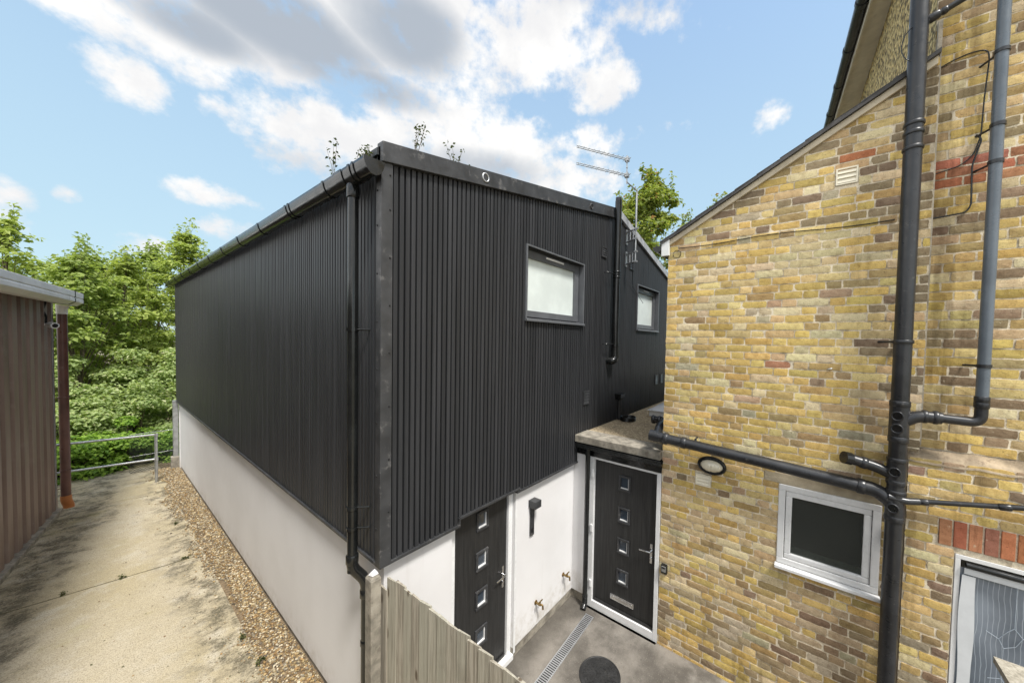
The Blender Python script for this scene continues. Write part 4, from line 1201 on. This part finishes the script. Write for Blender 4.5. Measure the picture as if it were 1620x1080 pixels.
# ================================================================== PIPES ON THE BRICK
SX, SY = 2.625, -3.137
T = thing('soil_stack', 'thick black soil pipe standing up the corner of the brick wall', 'pipe', (SX, SY, 0))
obj('pipe', MB().tube([(SX, SY, -.02), (SX, SY, 8.0)], .056, 26), MT['oldplastic'], T)
for z, h in ((5.38, .03), (5.31, .03), (5.19, .03), (3.66, .03), (3.16, .05), (2.87, .05), (2.70, .04), (2.52, .04), (2.44, .03), (2.22, .05), (7.0, .05)): collar(T, (SX, SY, z), (0, 0, 1), .064, h, MT['oldplastic'])
for za, zb_ in ((2.24, 2.44), (2.53, 2.69), (2.90, 3.14)): obj('branch_body', MB().tube([(SX, SY, za), (SX, SY, zb_)], .061, 24), MT['oldplastic'], T)
fd = Vector((-.93, .3, 0)).normalized()
for z in (3.065, 2.965, 2.612, 2.318):
    p = Vector((SX, SY, z))
    a = obj('access_boss', MB().tube([p + fd * .03, p + fd * .072], .036, 20).ring(p + fd * .072, fd, .034, .006), MT['oldplastic'], T)
    obj('plug', MB().tube([p + fd * .06, p + fd * .0735], .027, 18), MT['plastic'], a)
mb = MB().box(SX - .004, XM, SY - .008, SY + .008, 3.64, 3.68); mb.tube([(SX, SY + .06, 3.66), (XB, SY + .13, 3.66)], .01, 8)
obj('clip', mb, MT['oldplastic'], T)

ydir = Vector((0, -1, -.058)).normalized()
a = Vector((2.64, -1.15, 2.525)); b = Vector((2.64, -3.00, 2.418))
t = pipe_thing('waste_pipe', 'long black waste pipe sloping across the brick above the lamp and white window', 'pipe',
    [('pipe', [a, b], .055, 0, MT['oldplastic']),
     ('elbow', [b - ydir * .06, b + ydir * .02, Vector((SX, SY + .03, 2.36)), Vector((SX, SY, 2.31))], .058, .06, MT['oldplastic']),
     ('end_cap', [a - ydir * -.02, a - ydir * .085], .062, 0, MT['oldplastic']),
     ('return_pipe', [a + ydir * -.01, Vector((2.86, -1.10, 2.60)), Vector((3.4, -1.06, 2.62))], .046, .05, MT['oldplastic'])])
for k in (.10, .30, 1.78): collar(t, a + ydir * k, ydir, .064, .05, MT['oldplastic'])
for k in (.42,): 
    p = a + ydir * k; obj('clip', MB().tube([p, p + Vector((.02, 0, .07))], .012, 8).tube([p + Vector((.0, 0, .07)), p + Vector((.11, 0, .07))], .007, 8), MT['oldplastic'], t)
obj('plug', MB().tube([a - ydir * .08, a - ydir * .089], .045, 20), MT['plastic'], t)

s0 = Vector((2.60, -2.83, 2.655)); s1 = Vector((2.625, -3.02, 2.615))
t = pipe_thing('capped_branch', 'stubby black capped branch sticking out left of the soil stack above the window', 'pipe',
    [('pipe', [s0, s1, Vector((SX, SY, 2.56))], .043, .08, MT['oldplastic']), ('cap', [s0 + (s0 - s1).normalized() * .03 + Vector((-.02, 0, 0)), s0 - (s0 - s1).normalized() * .02], .052, 0, MT['plastic'])])
collar(t, s0.lerp(s1, .55), s1 - s0, .050, .04, MT['oldplastic'])

P2Y = -3.572
t = pipe_thing('waste_downpipe', 'grey downpipe with black bottom bend running into the soil stack from the right', 'pipe',
    [('pipe', [(2.655, P2Y, 3.16), (2.655, P2Y, 8.0)], .034, 0, MT['greypipe']),
     ('bend', [(2.655, P2Y, 3.22), (2.655, P2Y, 3.065), (2.645, -3.30, 3.075)], .035, .06, MT['oldplastic']),
     ('branch', [(2.645, -3.37, 3.072), (2.63, -3.24, 3.075), (SX, SY, 3.0)], .046, .05, MT['oldplastic'])])
for z in (3.20, 3.24): collar(t, (2.655, P2Y, z), (0, 0, 1), .040, .05, MT['oldplastic'])
for z in (5.76, 5.24, 4.975, 3.49): clip(t, (2.655, P2Y, z), .034, (XM, P2Y + .07, z), MT['oldplastic'])
for y in (-3.28, -3.34): collar(t, (2.64, y, 3.074), (0, 1, 0), .053, .03, MT['oldplastic'])

t = pipe_thing('overflow_pipe', 'slim black waste pipe running right from the soil stack above the red brick lintel', 'pipe',
    [('pipe', [(2.63, -3.24, 2.385), (2.635, -3.30, 2.40), (2.63, -6.0, 2.95)], .019, .03, MT['oldplastic']), ('elbow', [(SX - .04, SY + .05, 2.40), (SX - .03, -3.19, 2.385), (2.63, -3.27, 2.392)], .027, .03, MT['oldplastic'])])
collar(t, (2.63, -3.30, 2.398), (0, 1, -.2), .025, .05, MT['oldplastic']); collar(t, (2.63, -3.70, 2.48), (0, 1, -.2), .025, .06, MT['oldplastic'])

t = pipe_thing('branch_pipe', 'thin black pipe angling up right from the top of the soil stack', 'pipe',
    [('pipe', [(SX - .01, SY - .03, 6.135), (2.62, -3.22, 6.165), (2.62, -5.6, 7.0)], .022, .03, MT['oldplastic'])])
collar(t, (2.62, -3.215, 6.163), (0, 1, -.35), .032, .06, MT['oldplastic']); collar(t, (2.62, -3.27, 6.18), (0, 1, -.35), .027, .03, MT['oldplastic'])
c1 = [(2.772, y, z) for y, z in ((-3.27, 5.83), (-3.36, 5.87), (-3.462, 5.886), (-3.535, 5.87), (-3.545, 5.80), (-3.53, 5.5), (-3.524, 5.234), (-3.492, 5.102), (-3.43, 5.038), (-3.25, 5.0))]
o = obj('wall_cable', MB().tube(fillet(c1, .04), .0045, 6), MT['plastic']); tag(o, 'thin black cable arching over the main brick wall from stack to grey pipe', 'cable')
c2 = [(2.772, y, z) for y, z in ((-3.50, 5.25), (-3.53, 5.21), (-3.488, 5.021), (-3.494, 4.72), (-3.47, 4.67), (-3.27, 4.655))]
o = obj('wall_cable', MB().tube(fillet(c2, .03), .006, 6), MT['plastic']); tag(o, 'black cable dropping past the red brick band beside the grey pipe', 'cable')
c3 = [(2.59, y, z) for y, z in ((-3.18, 6.15), (-3.094, 6.13), (-3.053, 6.08), (-3.035, 5.98), (-3.06, 5.90), (-3.10, 5.86))]
o = obj('wall_cable', MB().tube(fillet(c3, .04), .0035, 6), MT['plastic']); tag(o, 'loose wire looping off the left side of the soil stack near the top', 'cable')
c4 = [(XB - .010, y, 4.70 + .012 * math.sin(y * 5) + (y + 1.3) * .008) for y in np.linspace(-1.30, -3.07, 12)]
o = obj('wall_cable', MB().tube(c4, .004, 6), MT['plastic']); tag(o, 'thin dark cable running level across the brick below the verge', 'cable')

# ================================================================== COURTYARD
t = thing('drain_channel', 'narrow pale slotted drain channel set in the courtyard floor along the white wall', 'drain', (1.6, -.4, 0))
dA, dB = Vector((2.60, -.335, 0)), Vector((.15, -.43, 0)); dd = (dB - dA).normalized(); dn = Vector((-dd.y, dd.x, 0)); ln = (dB - dA).length
def oriented(mb, o, d, n, a0, a1, b0, b1, z0, z1):
    return mb.hexa([o + d * a + n * b + Vector((0, 0, z)) for z in (z0, z1) for a, b in ((a0, b0), (a1, b0), (a1, b1), (a0, b1))])
mb = MB(); oriented(mb, dA, dd, dn, 0, ln, -.058, -.046, -.01, .008); oriented(mb, dA, dd, dn, 0, ln, .046, .058, -.01, .008)
k = .0
while k < ln - .02:
    oriented(mb, dA, dd, dn, k, k + .014, -.046, .046, -.004, .006); k += .0265
obj('grate', mb, MT['alu'], t)
obj('trough', oriented(MB(), dA, dd, dn, 0, ln, -.05, .05, -.03, .003), MT['back'], t)
t = thing('manhole_cover', 'round black studded manhole cover in the courtyard floor', 'cover', (1.965, -.83, 0))
mc = Vector((1.965, -.83, 0)); RM = .215
obj('rim', MB().ring(mc + Vector((0, 0, .004)), (0, 0, 1), RM, .010, 40, 8), MT['iron'], t)
obj('plate', MB().tube([mc - Vector((0, 0, .02)), mc + Vector((0, 0, .006))], RM - .004, 40), MT['iron'], t)
mb = MB()
for rr_, n in ((.03, 5), (.065, 11), (.10, 17), (.135, 22), (.17, 28)):
    for i in range(n):
        a = 2 * math.pi * i / n; d = Vector((math.cos(a), math.sin(a), 0)); s_ = Vector((-d.y, d.x, 0)); c_ = mc + d * rr_
        mb.hexa([c_ + d * q * .013 * e + s_ * w * .013 * e + Vector((0, 0, z)) for z, e in ((.005, 1.0), (.012, .72)) for q, w in ((-1, -1), (1, -1), (1, 1), (-1, 1))])
obj('stud', mb, MT['iron'], t)

# ================================================================== FENCE
t = thing('timber_fence', 'weathered featheredge board fence running from the corner of the clad building', 'fence', (0, 0, 0))
def fence():
    r = random.Random(12); mb = MB(); rnd = []
    y = .01; k = 0
    x_at = lambda y: .0 + .034 * min(1, max(0, (-y + .02) / .2)) + .008 * max(0, -y - 1.1)
    while y > -3.4:
        w = r.uniform(.094, .104); y2 = y - w
        top = 1.85 + r.uniform(-.010, .010) - (.09 if k == 0 else 0)
        if k == 12: top -= .02
        x = x_at(y); lean = r.uniform(-.003, .003)
        # thick edge at the near side overlaps the thin edge of the next board
        P = []
        tl = r.uniform(-.012, .012)
        for z, dt in ((.02, 0), (top, 1)):
            P += [(x + .004, y + .010, z), (x - .012 + lean * dt, y + .010, z), (x - .003 + lean * dt, y2, z + tl * dt), (x + .006, y2, z + tl * dt)]
        mb.hexa([P[i] for i in (0, 3, 2, 1, 4, 7, 6, 5)]); rnd += [r.random()] * 6
        y = y2 - (.006 if k == 12 else 0); k += 1
    me = mb.mesh('boards'); a = me.attributes.new('rnd', 'FLOAT', 'FACE'); a.data.foreach_set('value', rnd); return me
obj('boards', fence(), MT['wood'], t)
def woodbox(mb, n_=None):
    me = mb.mesh('wood'); a = me.attributes.new('rnd', 'FLOAT', 'FACE'); a.data.foreach_set('value', [rng.random()] * len(me.polygons)); return me
obj('rail', woodbox(MB().box(.045, .085, -3.4, -.02, 1.58, 1.66).box(.045, .085, -3.4, -.02, .9, .98)), MT['wood'], t)
mb = MB(); mb.box(-.105, -.03, -.075, .02, -.05, 1.87); mb.hexa([(-.105, -.075, 1.87), (-.03, -.075, 1.87), (-.03, .02, 1.87), (-.105, .02, 1.87), (-.085, -.055, 1.895), (-.05, -.055, 1.895), (-.05, 0, 1.895), (-.085, 0, 1.895)])
obj('post', mb, MT['concrete'], t, .008)
mb = MB().hexa([(-.09, -.06, 1.896), (-.045, -.06, 1.896), (-.04, -.01, 1.896), (-.10, -.02, 1.896), (-.085, -.05, 1.925), (-.05, -.055, 1.91), (-.055, -.02, 1.92), (-.09, -.03, 1.915)])
o = obj('render_lump', mb, MT['render']); tag(o, 'broken lump of white render on top of the concrete fence post', 'rubble')

# timber landing at the near right
t = thing('timber_landing', 'corner of a weathered timber landing at the bottom right edge', 'landing', (.7, -4.0, 2.2))
mb = MB()
for k in range(7): mb.box(.30, 1.19, -3.253 - k * .128 - .123, -3.253 - k * .128, 2.172, 2.2)
obj('deck', woodbox(mb), MT['wood'], t)
obj('joist', woodbox(MB().box(.34, .39, -4.1, -3.27, 2.05, 2.171).box(1.08, 1.13, -4.1, -3.27, 2.05, 2.171)), MT['wood'], t)
obj('post', woodbox(MB().box(1.05, 1.14, -4.19, -4.1, 0, 2.171)), MT['wood'], t); obj('post', woodbox(MB().box(.32, .41, -4.19, -4.1, 0, 2.171)), MT['wood'], t)

# ================================================================== BROWN SHED
SA = Vector((-1.681, 8.691, 0)); su = Vector((.15045, .98862, 0)); sn = Vector((.98862, -.15045, 0))
S = thing('metal_shed', 'brown profiled metal shed with dirty white gutter left of the drive', 'shed', SA)
sp = lambda s, o, z: SA + su * s + sn * o + Vector((0, 0, z))
def shed_skin():
    prof = []; s = -.10; pit = .335
    pts = [(-.0, 0.0)]
    q = -.12
    while q > -13:
        pts += [(q, 0.0), (q - .022, -.06), (q - .135, -.06), (q - .157, 0.0)]; q -= pit
    V = []; F = []
    for s, o in pts: V += [sp(s, o, .27), sp(s, o, 4.2)]
    for i in range(len(pts) - 1): F.append((2 * i, 2 * i + 1, 2 * i + 3, 2 * i + 2))
    return MB().add(V, F)
obj('side_wall', shed_skin(), MT['shed'], S)
mb = MB()
mb.hexa([sp(s, o, z) for z in (.27, 4.2) for s, o in ((-13, -.11), (-.005, -.11), (-.005, -3.4), (-13, -3.4))])
obj('inner_wall', mb, MT['shed'], S)
mb = MB(); mb.hexa([sp(s, o, z) for z in (.26, 4.2) for s, o in ((-.075, .003), (.006, .003), (.006, .008), (-.075, .008))]); mb.hexa([sp(s, o, z) for z in (.26, 4.2) for s, o in ((.003, -.1), (.009, -.1), (.009, .008), (.003, .008))])
obj('corner_trim', mb, MT['galv'], S)
obj('kerb', MB().hexa([sp(s, o, z) for z in (.1, .275) for s, o in ((-13, -.08), (.05, -.08), (.05, .06), (-13, .06))]), MT['concrete'], S, .01)
mb = MB(); N_ = [(.05, 4.20), (.05, 4.115), (.22, 4.10), (.30, 4.16), (.30, 4.22), (.285, 4.235), (.30, 4.25), (.30, 4.345), (.24, 4.36), (.05, 4.345)]
mb.prism([sp(-13, o, z) for o, z in N_], su * 13.32)
obj('gutter', mb, MT['whitegutter'], S, .004)
obj('gutter_joint', MB().prism([sp(-.28, o * 1.0 + (.006 if o > .1 else 0), z + (.006 if z > 4.3 else -.006)) for o, z in N_], su * .03), MT['oldplastic'], S)
obj('roof', MB().hexa([sp(s, o, z) for s, o, z in ((-13, .04, 4.30), (.2, .04, 4.30), (.2, -3.5, 4.9), (-13, -3.5, 4.9), (-13, .04, 4.34), (.2, .04, 4.34), (.2, -3.5, 4.94), (-13, -3.5, 4.94))]), MT['whitegutter'], S)
q = SA + su * .16 + sn * .075
t = pipe_thing('brown_downpipe', 'brown downpipe with orange foot at the corner of the metal shed', 'downpipe',
    [('pipe', [(q.x, q.y, .44), (q.x, q.y, 3.95)], .062, 0, MT['brownpipe']), ('outlet', [(q.x, q.y, 3.93), (q.x, q.y, 4.03), (q.x + .01, q.y, 4.10)], [.068, .068, .082], 0, MT['whitegutter']),
     ('foot', [(q.x, q.y, .46), (q.x, q.y, .36), (q.x + .025, q.y + .03, .27), (q.x + .03, q.y + .03, .20)], .068, .05, MT['terracotta'])])
for z in (2.35, .95): collar(t, (q.x, q.y, z), (0, 0, 1), .070, .03, MT['brownpipe'])
obj('clip', MB().tube([(q.x, q.y, 2.35), (q.x - .14, q.y - .1, 2.35)], .008, 8).tube([(q.x, q.y, .62), (q.x - .14, q.y - .1, .62)], .008, 8), MT['brownpipe'], t)
cp = sp(-.42, 0, 3.72)
t = thing('security_camera', 'small white bullet security camera under the shed gutter', 'camera', cp)
cd = (sn * .55 + su * -.75 + Vector((0, 0, -.12))).normalized()
obj('body', MB().tube([cp + sn * .03, cp + sn * .05 + cd * .02, cp + sn * .05 + cd * .13], [.035, .052, .052], 18), MT['upvc'], t)
obj('lens', MB().tube([cp + sn * .05 + cd * .129, cp + sn * .05 + cd * .136], .034, 16), MT['back'], t)
obj('mount', MB().tube([cp - sn * .04, cp + sn * .035], .018, 10), MT['upvc'], t)
o = obj('camera_cable', MB().tube(fillet([cp + Vector((0, 0, .02)) + sn * .015, cp + Vector((.0, .01, .15)) + sn * .02, cp + Vector((-.03, .03, .24)) + sn * .015, cp + Vector((.0, .02, .42)) + sn * .02], .05), .012, 8), MT['back']); tag(o, 'bunched black cable above the white security camera', 'cable')

# ================================================================== RAILING, MESH FENCE
t = thing('tube_railing', 'galvanised two bar tube railing at the far end of the drive', 'railing', (-.41, 9.3, .21))
obj('post', MB().tube([(-.41, 9.3, .15), (-.41, 9.3, 1.30)], .024, 14), MT['galv'], t)
obj('post', MB().tube([(-2.9, 9.3, .15), (-2.9, 9.3, 1.36)], .024, 14), MT['galv'], t)
obj('rail', MB().tube(fillet([(-.41, 9.3, 1.26), (-.41, 9.3, 1.305), (-2.9, 9.3, 1.42)], .03), .024, 14), MT['galv'], t)
obj('rail', MB().tube([(-.41, 9.3, .745), (-2.9, 9.3, .86)], .022, 14), MT['galv'], t)
mb = MB()
mb.tube([(-.41, 9.3, .70), (-.41, 9.3, .79)], .032, 14); mb.tube([(-.41, 9.3, 1.26), (-.41, 9.3, 1.33)], .031, 14); obj('clamp', mb, MT['galv'], t)
t = thing('mesh_fence', 'dark chain link fence panel behind the railing by the white wall', 'fence', (-.3, 10.45, .2))
mb = MB()
for i in range(-18, 24):
    for s_ in (1, -1):
        a0 = i * .055; pts = []
        x0_ = -.75 + a0
        zz0, zz1 = .2, 1.15
        xa, xb_ = x0_, x0_ + s_ * .95
        # clip to the panel
        def at(x): return zz0 + (x - xa) / (xb_ - xa) * (zz1 - zz0)
        lo, hi = -.75, .03
        e0, e1 = min(xa, xb_), max(xa, xb_)
        c0, c1_ = max(e0, lo), min(e1, hi)
        if c1_ - c0 < .02: continue
        mb.tube([(c0, 10.45, at(c0)), (c1_, 10.45, at(c1_))], .0035, 4, cap=False)
obj('wire_mesh', mb, MT['oldplastic'], t)
mb = MB().tube([(-.75, 10.45, 1.15), (.03, 10.45, 1.15)], .006, 6).tube([(-.75, 10.45, .62), (.03, 10.45, .62)], .006, 6)
obj('line_wire', mb, MT['galv'], t)
t = thing('steel_post', 'pale steel end post against the far end of the white wall', 'post', (-.03, 10.3, .2))
obj('shaft', MB().box(-.06, .035, 10.22, 10.32, .15, 1.92), MT['galv'], t, .006); obj('foot', MB().box(-.10, .045, 10.2, 10.34, .15, .50), MT['concrete'], t, .01)
# ================================================================== PLANTS
def leaves(points, normals, size, r, droop=.2):
    """one folded four-sided leaf at every point"""
    n = len(points)
    N = normals / np.linalg.norm(normals, axis=1, keepdims=True)
    rv = r.normal(size=(n, 3)); U = rv - N * (rv * N).sum(1, keepdims=True); U /= np.linalg.norm(U, axis=1, keepdims=True)
    Wd = np.cross(N, U)
    s = (size * r.uniform(.65, 1.25, n))[:, None]
    base = points; tip = points + U * s - N * s * droop
    mid = points + U * s * .45
    a = mid + Wd * s * .33 + N * s * .08; b = mid - Wd * s * .33 + N * s * .08
    V = np.stack([base, a, tip, b], 1).reshape(-1, 3)
    F = np.arange(4 * n).reshape(-1, 4)
    return V, F

def sprays(centres, radii, per, size, r, up=1.0, out_from=None):
    Ps = []; Ns = []
    for c, rad in zip(centres, radii):
        m = int(per * (rad[0] * rad[1]) ** .5 / .6) + 4
        d = r.normal(size=(m, 3)); d /= np.linalg.norm(d, axis=1, keepdims=True)
        q = d * (r.random((m, 1)) ** .45) * np.array(rad)
        P = c + q
        N = np.array([0, 0, up]) + d * .75 + r.normal(size=(m, 3)) * .45
        if out_from is not None:
            o = c - out_from; N = N + .5 * o / (np.linalg.norm(o) + 1e-6)
        Ps.append(P); Ns.append(N)
    P = np.concatenate(Ps); N = np.concatenate(Ns)
    return leaves(P, N, size, r)

def tree(name, label, base, top, hw, m, seed, n=46, per=90, size=.12, low=.14, airy=0., group='trees beyond the drive', hd=None):
    r = np.random.default_rng(seed); rr = random.Random(seed)
    bx, by, bz = base; h = top - bz; hd = hd or hw
    T = thing(name, label, 'tree', base, group)
    trunk_top = Vector((bx + rr.uniform(-.2, .2), by, bz + h * .85))
    nodes = [Vector((bx, by, bz - .2)), Vector((bx + rr.uniform(-.1, .1), by + rr.uniform(-.1, .1), bz + h * .3)), Vector((bx + rr.uniform(-.2, .2), by + rr.uniform(-.2, .2), bz + h * .6)), trunk_top]
    tr_ = MB(); tr_.tube(nodes, [.08, .06, .035, .01], 9)
    cs = []; rad = []
    lm = MB()
    for k in range(n):
        f = low + (1 - low) * (k + rr.random()) / n
        prof = math.sin(math.pi * min(1, max(.02, (f - low) / (1 - low) * .78 + .20))) ** .7
        if f > .93: prof *= .6
        a = rr.uniform(0, 2 * math.pi); q = math.sqrt(rr.random()) * prof
        c = Vector((bx + math.cos(a) * q * hw, by + math.sin(a) * q * hd, bz + h * f))
        rs = rr.uniform(.22, .44) * (.75 + .25 * prof) * (hw / 1.1) ** .5
        cs.append(np.array(c)); rad.append((rs * rr.uniform(.9, 1.5), rs * rr.uniform(.9, 1.5), rs * rr.uniform(.32, .6)))
        ft = max(.12, f - .10 - q * .22); 
        i = min(2, int(ft / .3)); s = Vector(nodes[0]).lerp(trunk_top, ft)
        mid = s.lerp(c, .5) + Vector((0, 0, -.06 * h * q * .4))
        lm.tube([s, mid, c], [.016, .010, .004], 5, cap=False)
    V, F = sprays(cs, rad, per, size, r, 1.0, np.array((bx, by, bz + h * .45)))
    tp = []                                       # loose leafy twigs reaching out of the crown
    for k in range(int(n * .9)):
        c = cs[rr.randrange(len(cs) // 3, len(cs))]; o = c - np.array((bx, by, bz + h * .5)); o = o / (np.linalg.norm(o) + .01)
        d = o * .7 + np.array([rr.uniform(-.5, .5), rr.uniform(-.5, .5), rr.uniform(.1, .9)]); d /= np.linalg.norm(d)
        ln = rr.uniform(.35, .75) * (hw / 1.1) ** .6; e = c + d * ln
        lm.tube([tuple(c), tuple(e)], [.006, .002], 4, cap=False)
        for q in range(int(ln * 30)): tp.append(c + d * ln * rr.uniform(.2, 1.02) + np.array([rr.gauss(0, .05), rr.gauss(0, .05), rr.gauss(0, .04)]))
    tp = np.array(tp); V2, F2 = leaves(tp, r.normal(size=tp.shape) * .6 + np.array([0, -.1, .9]), size * .9, r)
    F = np.concatenate([F, F2 + len(V)]); V = np.concatenate([V, V2])
    fac = np.repeat(r.random(len(cs)) * .5, 1); 
    cnt = len(F)
    f_ = np.clip(r.random(cnt) * .75 + .25 * r.random(cnt), 0, 1)
    crown = obj('crown', rawmesh('crown', V, F, None, f_), m, T)
    tk = obj('trunk', tr_, MT['bark'], T)
    obj('limb', lm, MT['bark'], tk)
    return T

tree('sycamore_tree', 'tall airy tree with thin top behind the shed gutter at the far left', (-2.5, 15, .4), 6.55, 1.0, MT['leafA'], 1, 44, 110, .14, .30)
tree('sycamore_tree', 'broad green tree rising just behind the end of the shed gutter', (-1.5, 14, .4), 5.6, 1.05, MT['leafB'], 2, 64, 190, .13)
tree('sycamore_tree', 'bushy mid height tree in the middle of the gap between shed and black building', (-.55, 15.2, .4), 5.85, 1.1, MT['leafA'], 3, 64, 190, .13)
tree('sycamore_tree', 'tallest tree showing above the far end of the black eaves', (.85, 16, .4), 7.25, 1.25, MT['leafA'], 4, 74, 190, .135)
tree('sycamore_tree', 'tree half hidden behind the black eaves right of the tallest tree', (2.1, 17, .4), 6.7, 1.1, MT['leafB'], 5, 60, 190, .135)
tree('sycamore_tree', 'tree at the back filling the gap behind the broad tree and the bushy tree', (-1.3, 19, .6), 6.35, 1.6, MT['leafB'], 6, 70, 210, .15)
tree('sycamore_tree', 'back row tree behind the bushy and the tallest tree', (.4, 20, .6), 6.9, 1.6, MT['leafB'], 8, 70, 210, .15)
tree('sycamore_tree', 'back row tree behind the airy tree at the far left', (-3.3, 19, .6), 6.0, 1.4, MT['leafB'], 9, 64, 210, .15)
tree('seeded_tree', 'leafy tree with rusty seed clusters rising behind the gable beside the brick house', (14.6, 3.6, 0), 11.0, 2.9, MT['leafE'], 11, 110, 170, .20, .30, group='trees behind the gable', hd=2.9)
tree('seeded_tree', 'small green tuft of a tree peeping over the brick verge right of the seeded tree', (17.0, 1.3, 0), 10.35, 1.3, MT['leafE'], 12, 40, 160, .19, .4, group='trees behind the gable')

def shrub(name, label, c, rad, m, seed, cnt, size, group='shrubs on the bank at the end of the drive', flat=1.0):
    r = np.random.default_rng(seed); rr = random.Random(seed)
    T = thing(name, label, 'shrub', (c[0], c[1], .15), group)
    nC = 26; cs = []; rads = []
    st = MB()
    for k in range(nC):
        d = r.normal(size=3); d /= np.linalg.norm(d); d[2] = abs(d[2]) * 1.0 - .12
        q = rr.uniform(.62, 1.0)
        p = np.array([c[0] + d[0] * rad[0] * q, c[1] + d[1] * rad[1] * q, .15 + max(.05, d[2] * rad[2] * q + .12 * rad[2] * rr.random())])
        cs.append(p); s = rr.uniform(.18, .34) * (rad[0] / .7) ** .6
        rads.append((s * 1.25, s * 1.25, s * .7))
        if k % 2 == 0:
            st.tube([(c[0] + d[0] * .1, c[1] + d[1] * .1, .1), (c[0] + d[0] * rad[0] * .5, c[1] + d[1] * rad[1] * .5, .1 + p[2] * .6), tuple(p)], [.014, .010, .004], 5, cap=False)
    V, F = sprays(cs, rads, cnt / nC * 2.0, size, r, .8, np.array((c[0], c[1], 0)))
    crown = obj('foliage', rawmesh('foliage', V, F, None, np.clip(r.random(len(F)) * .9 + .05, 0, 1)), m, T)
    obj('stem', st, MT['bark'], T)
for i, a in enumerate([
    ('glossy low shrub at the edge of the drive beside the brown downpipe', (-1.45, 11.35), (.62, .6, 1.15), 'leafD', 4200, .095),
    ('glossy low shrub in the middle of the drive end behind the railing', (-.75, 11.55), (.62, .6, 1.25), 'leafD', 4200, .095),
    ('glossy low shrub behind the railing post next to the mesh fence', (-.12, 11.7), (.55, .5, 1.1), 'leafD', 3600, .095),
    ('waist high bramble mound behind the glossy shrub by the downpipe', (-1.5, 12.2), (.75, .6, 2.2), 'leafC', 5200, .10),
    ('bramble mound rising behind the middle glossy shrub', (-.55, 12.4), (.75, .6, 2.35), 'leafC', 5200, .10),
    ('bramble mound against the far corner of the black building', (.3, 12.5), (.75, .6, 2.5), 'leafC', 5200, .10),
    ('tall pale bramble mass high on the bank at the left beside the shed', (-1.75, 13.2), (.85, .6, 3.2), 'leafC', 6000, .10),
    ('tall pale bramble mass high on the bank in the middle of the gap', (-.75, 13.4), (.85, .6, 3.35), 'leafC', 6000, .10),
    ('tall pale bramble mass high on the bank nearest the black building', (.35, 13.5), (.9, .6, 3.45), 'leafC', 6000, .10),
    ('bramble mound hidden mostly behind the shed at the drive end', (-2.5, 11.9), (.8, .7, 1.9), 'leafB', 4200, .10)]):
    lab, c, rad, m, cnt, sz = a
    shrub('bank_shrub', lab, c, rad, MT[m], 40 + i, cnt, sz)

def weed(name, label, c, h, spread, m, seed, nst, nl, size, cat='weed', group=None, lean=(0, 0)):
    r = np.random.default_rng(seed); rr = random.Random(seed)
    T = thing(name, label, cat, c, group); st = MB(); P = []
    for k in range(nst):
        a = rr.uniform(0, 6.28); q = rr.uniform(.2, 1) * spread
        tip = Vector((c[0] + math.cos(a) * q + lean[0], c[1] + math.sin(a) * q + lean[1], c[2] + h * rr.uniform(.7, 1)))
        mid = Vector(c).lerp(tip, .5) + Vector((rr.uniform(-.02, .02), rr.uniform(-.02, .02), h * .06))
        st.tube([c, mid, tip], [.0026, .0018, .0008], 5, cap=False)
        for j in range(nl):
            f = rr.uniform(.35, 1.02); p = Vector(c).lerp(mid, f * 2) if f < .5 else mid.lerp(tip, f * 2 - 1)
            P.append(np.array(p) + r.normal(size=3) * size * .35)
    P = np.array(P); V, F = leaves(P, r.normal(size=P.shape) * .7 + np.array([0, 0, .8]), size, r)
    obj('leaves', rawmesh('leaves', V, F, None, r.random(len(F))), m, T); obj('stem', st, MT['bark'], T)
for i, (x, y, h, lab) in enumerate(((-.30, 2.46, .04, 'small green weed tuft in the gravel nearest the camera but one'), (-.26, 1.93, .05, 'small green weed in the gravel at the bottom edge'),
        (-.405, 6.42, .04, 'tiny weed on the concrete edge halfway along the gravel'), (-1.53, 5.1, .035, 'tiny weed in the concrete joint near the shed'), (-1.05, 5.0, .03, 'tiny weed in the middle of the concrete joint'), (-.45, 4.93, .035, 'tiny weed at the gravel end of the concrete joint'))):
    weed('weed', lab, (x, y, .212), h, .05, MT['leafF'], 70 + i, 8, 5, .022, group='weeds along the drive')
GS = 'sprigs growing at the roof edge'
weed('roof_sprig', 'wispy sprig standing in the black gutter by the roof corner', (-.09, .62, 4.80), .42, .06, MT['leafF'], 90, 3, 12, .027, 'sprig', GS, (0, -.02))
weed('roof_sprig', 'low weedy tuft in the end of the black gutter', (-.09, .12, 4.82), .17, .10, MT['leafF'], 91, 8, 8, .027, 'sprig', GS)
weed('roof_sprig', 'tallest wispy sprig above the front verge near the roof corner', (.33, .12, 5.05), .36, .05, MT['leafF'], 92, 5, 13, .027, 'sprig', GS, (.05, 0))
weed('roof_sprig', 'sparse arching sprig above the verge left of the pale ring', (.72, .12, 5.12), .24, .10, MT['leafF'], 93, 5, 9, .027, 'sprig', GS)
weed('roof_sprig', 'low spreading sprig above the verge right beside the pale ring', (.92, .12, 5.14), .12, .12, MT['leafF'], 94, 6, 8, .027, 'sprig', GS)
weed('roof_sprig', 'small sprig above the verge left of the flue', (2.66, .3, 5.40), .22, .06, MT['leafF'], 95, 3, 8, .035, 'sprig', GS)
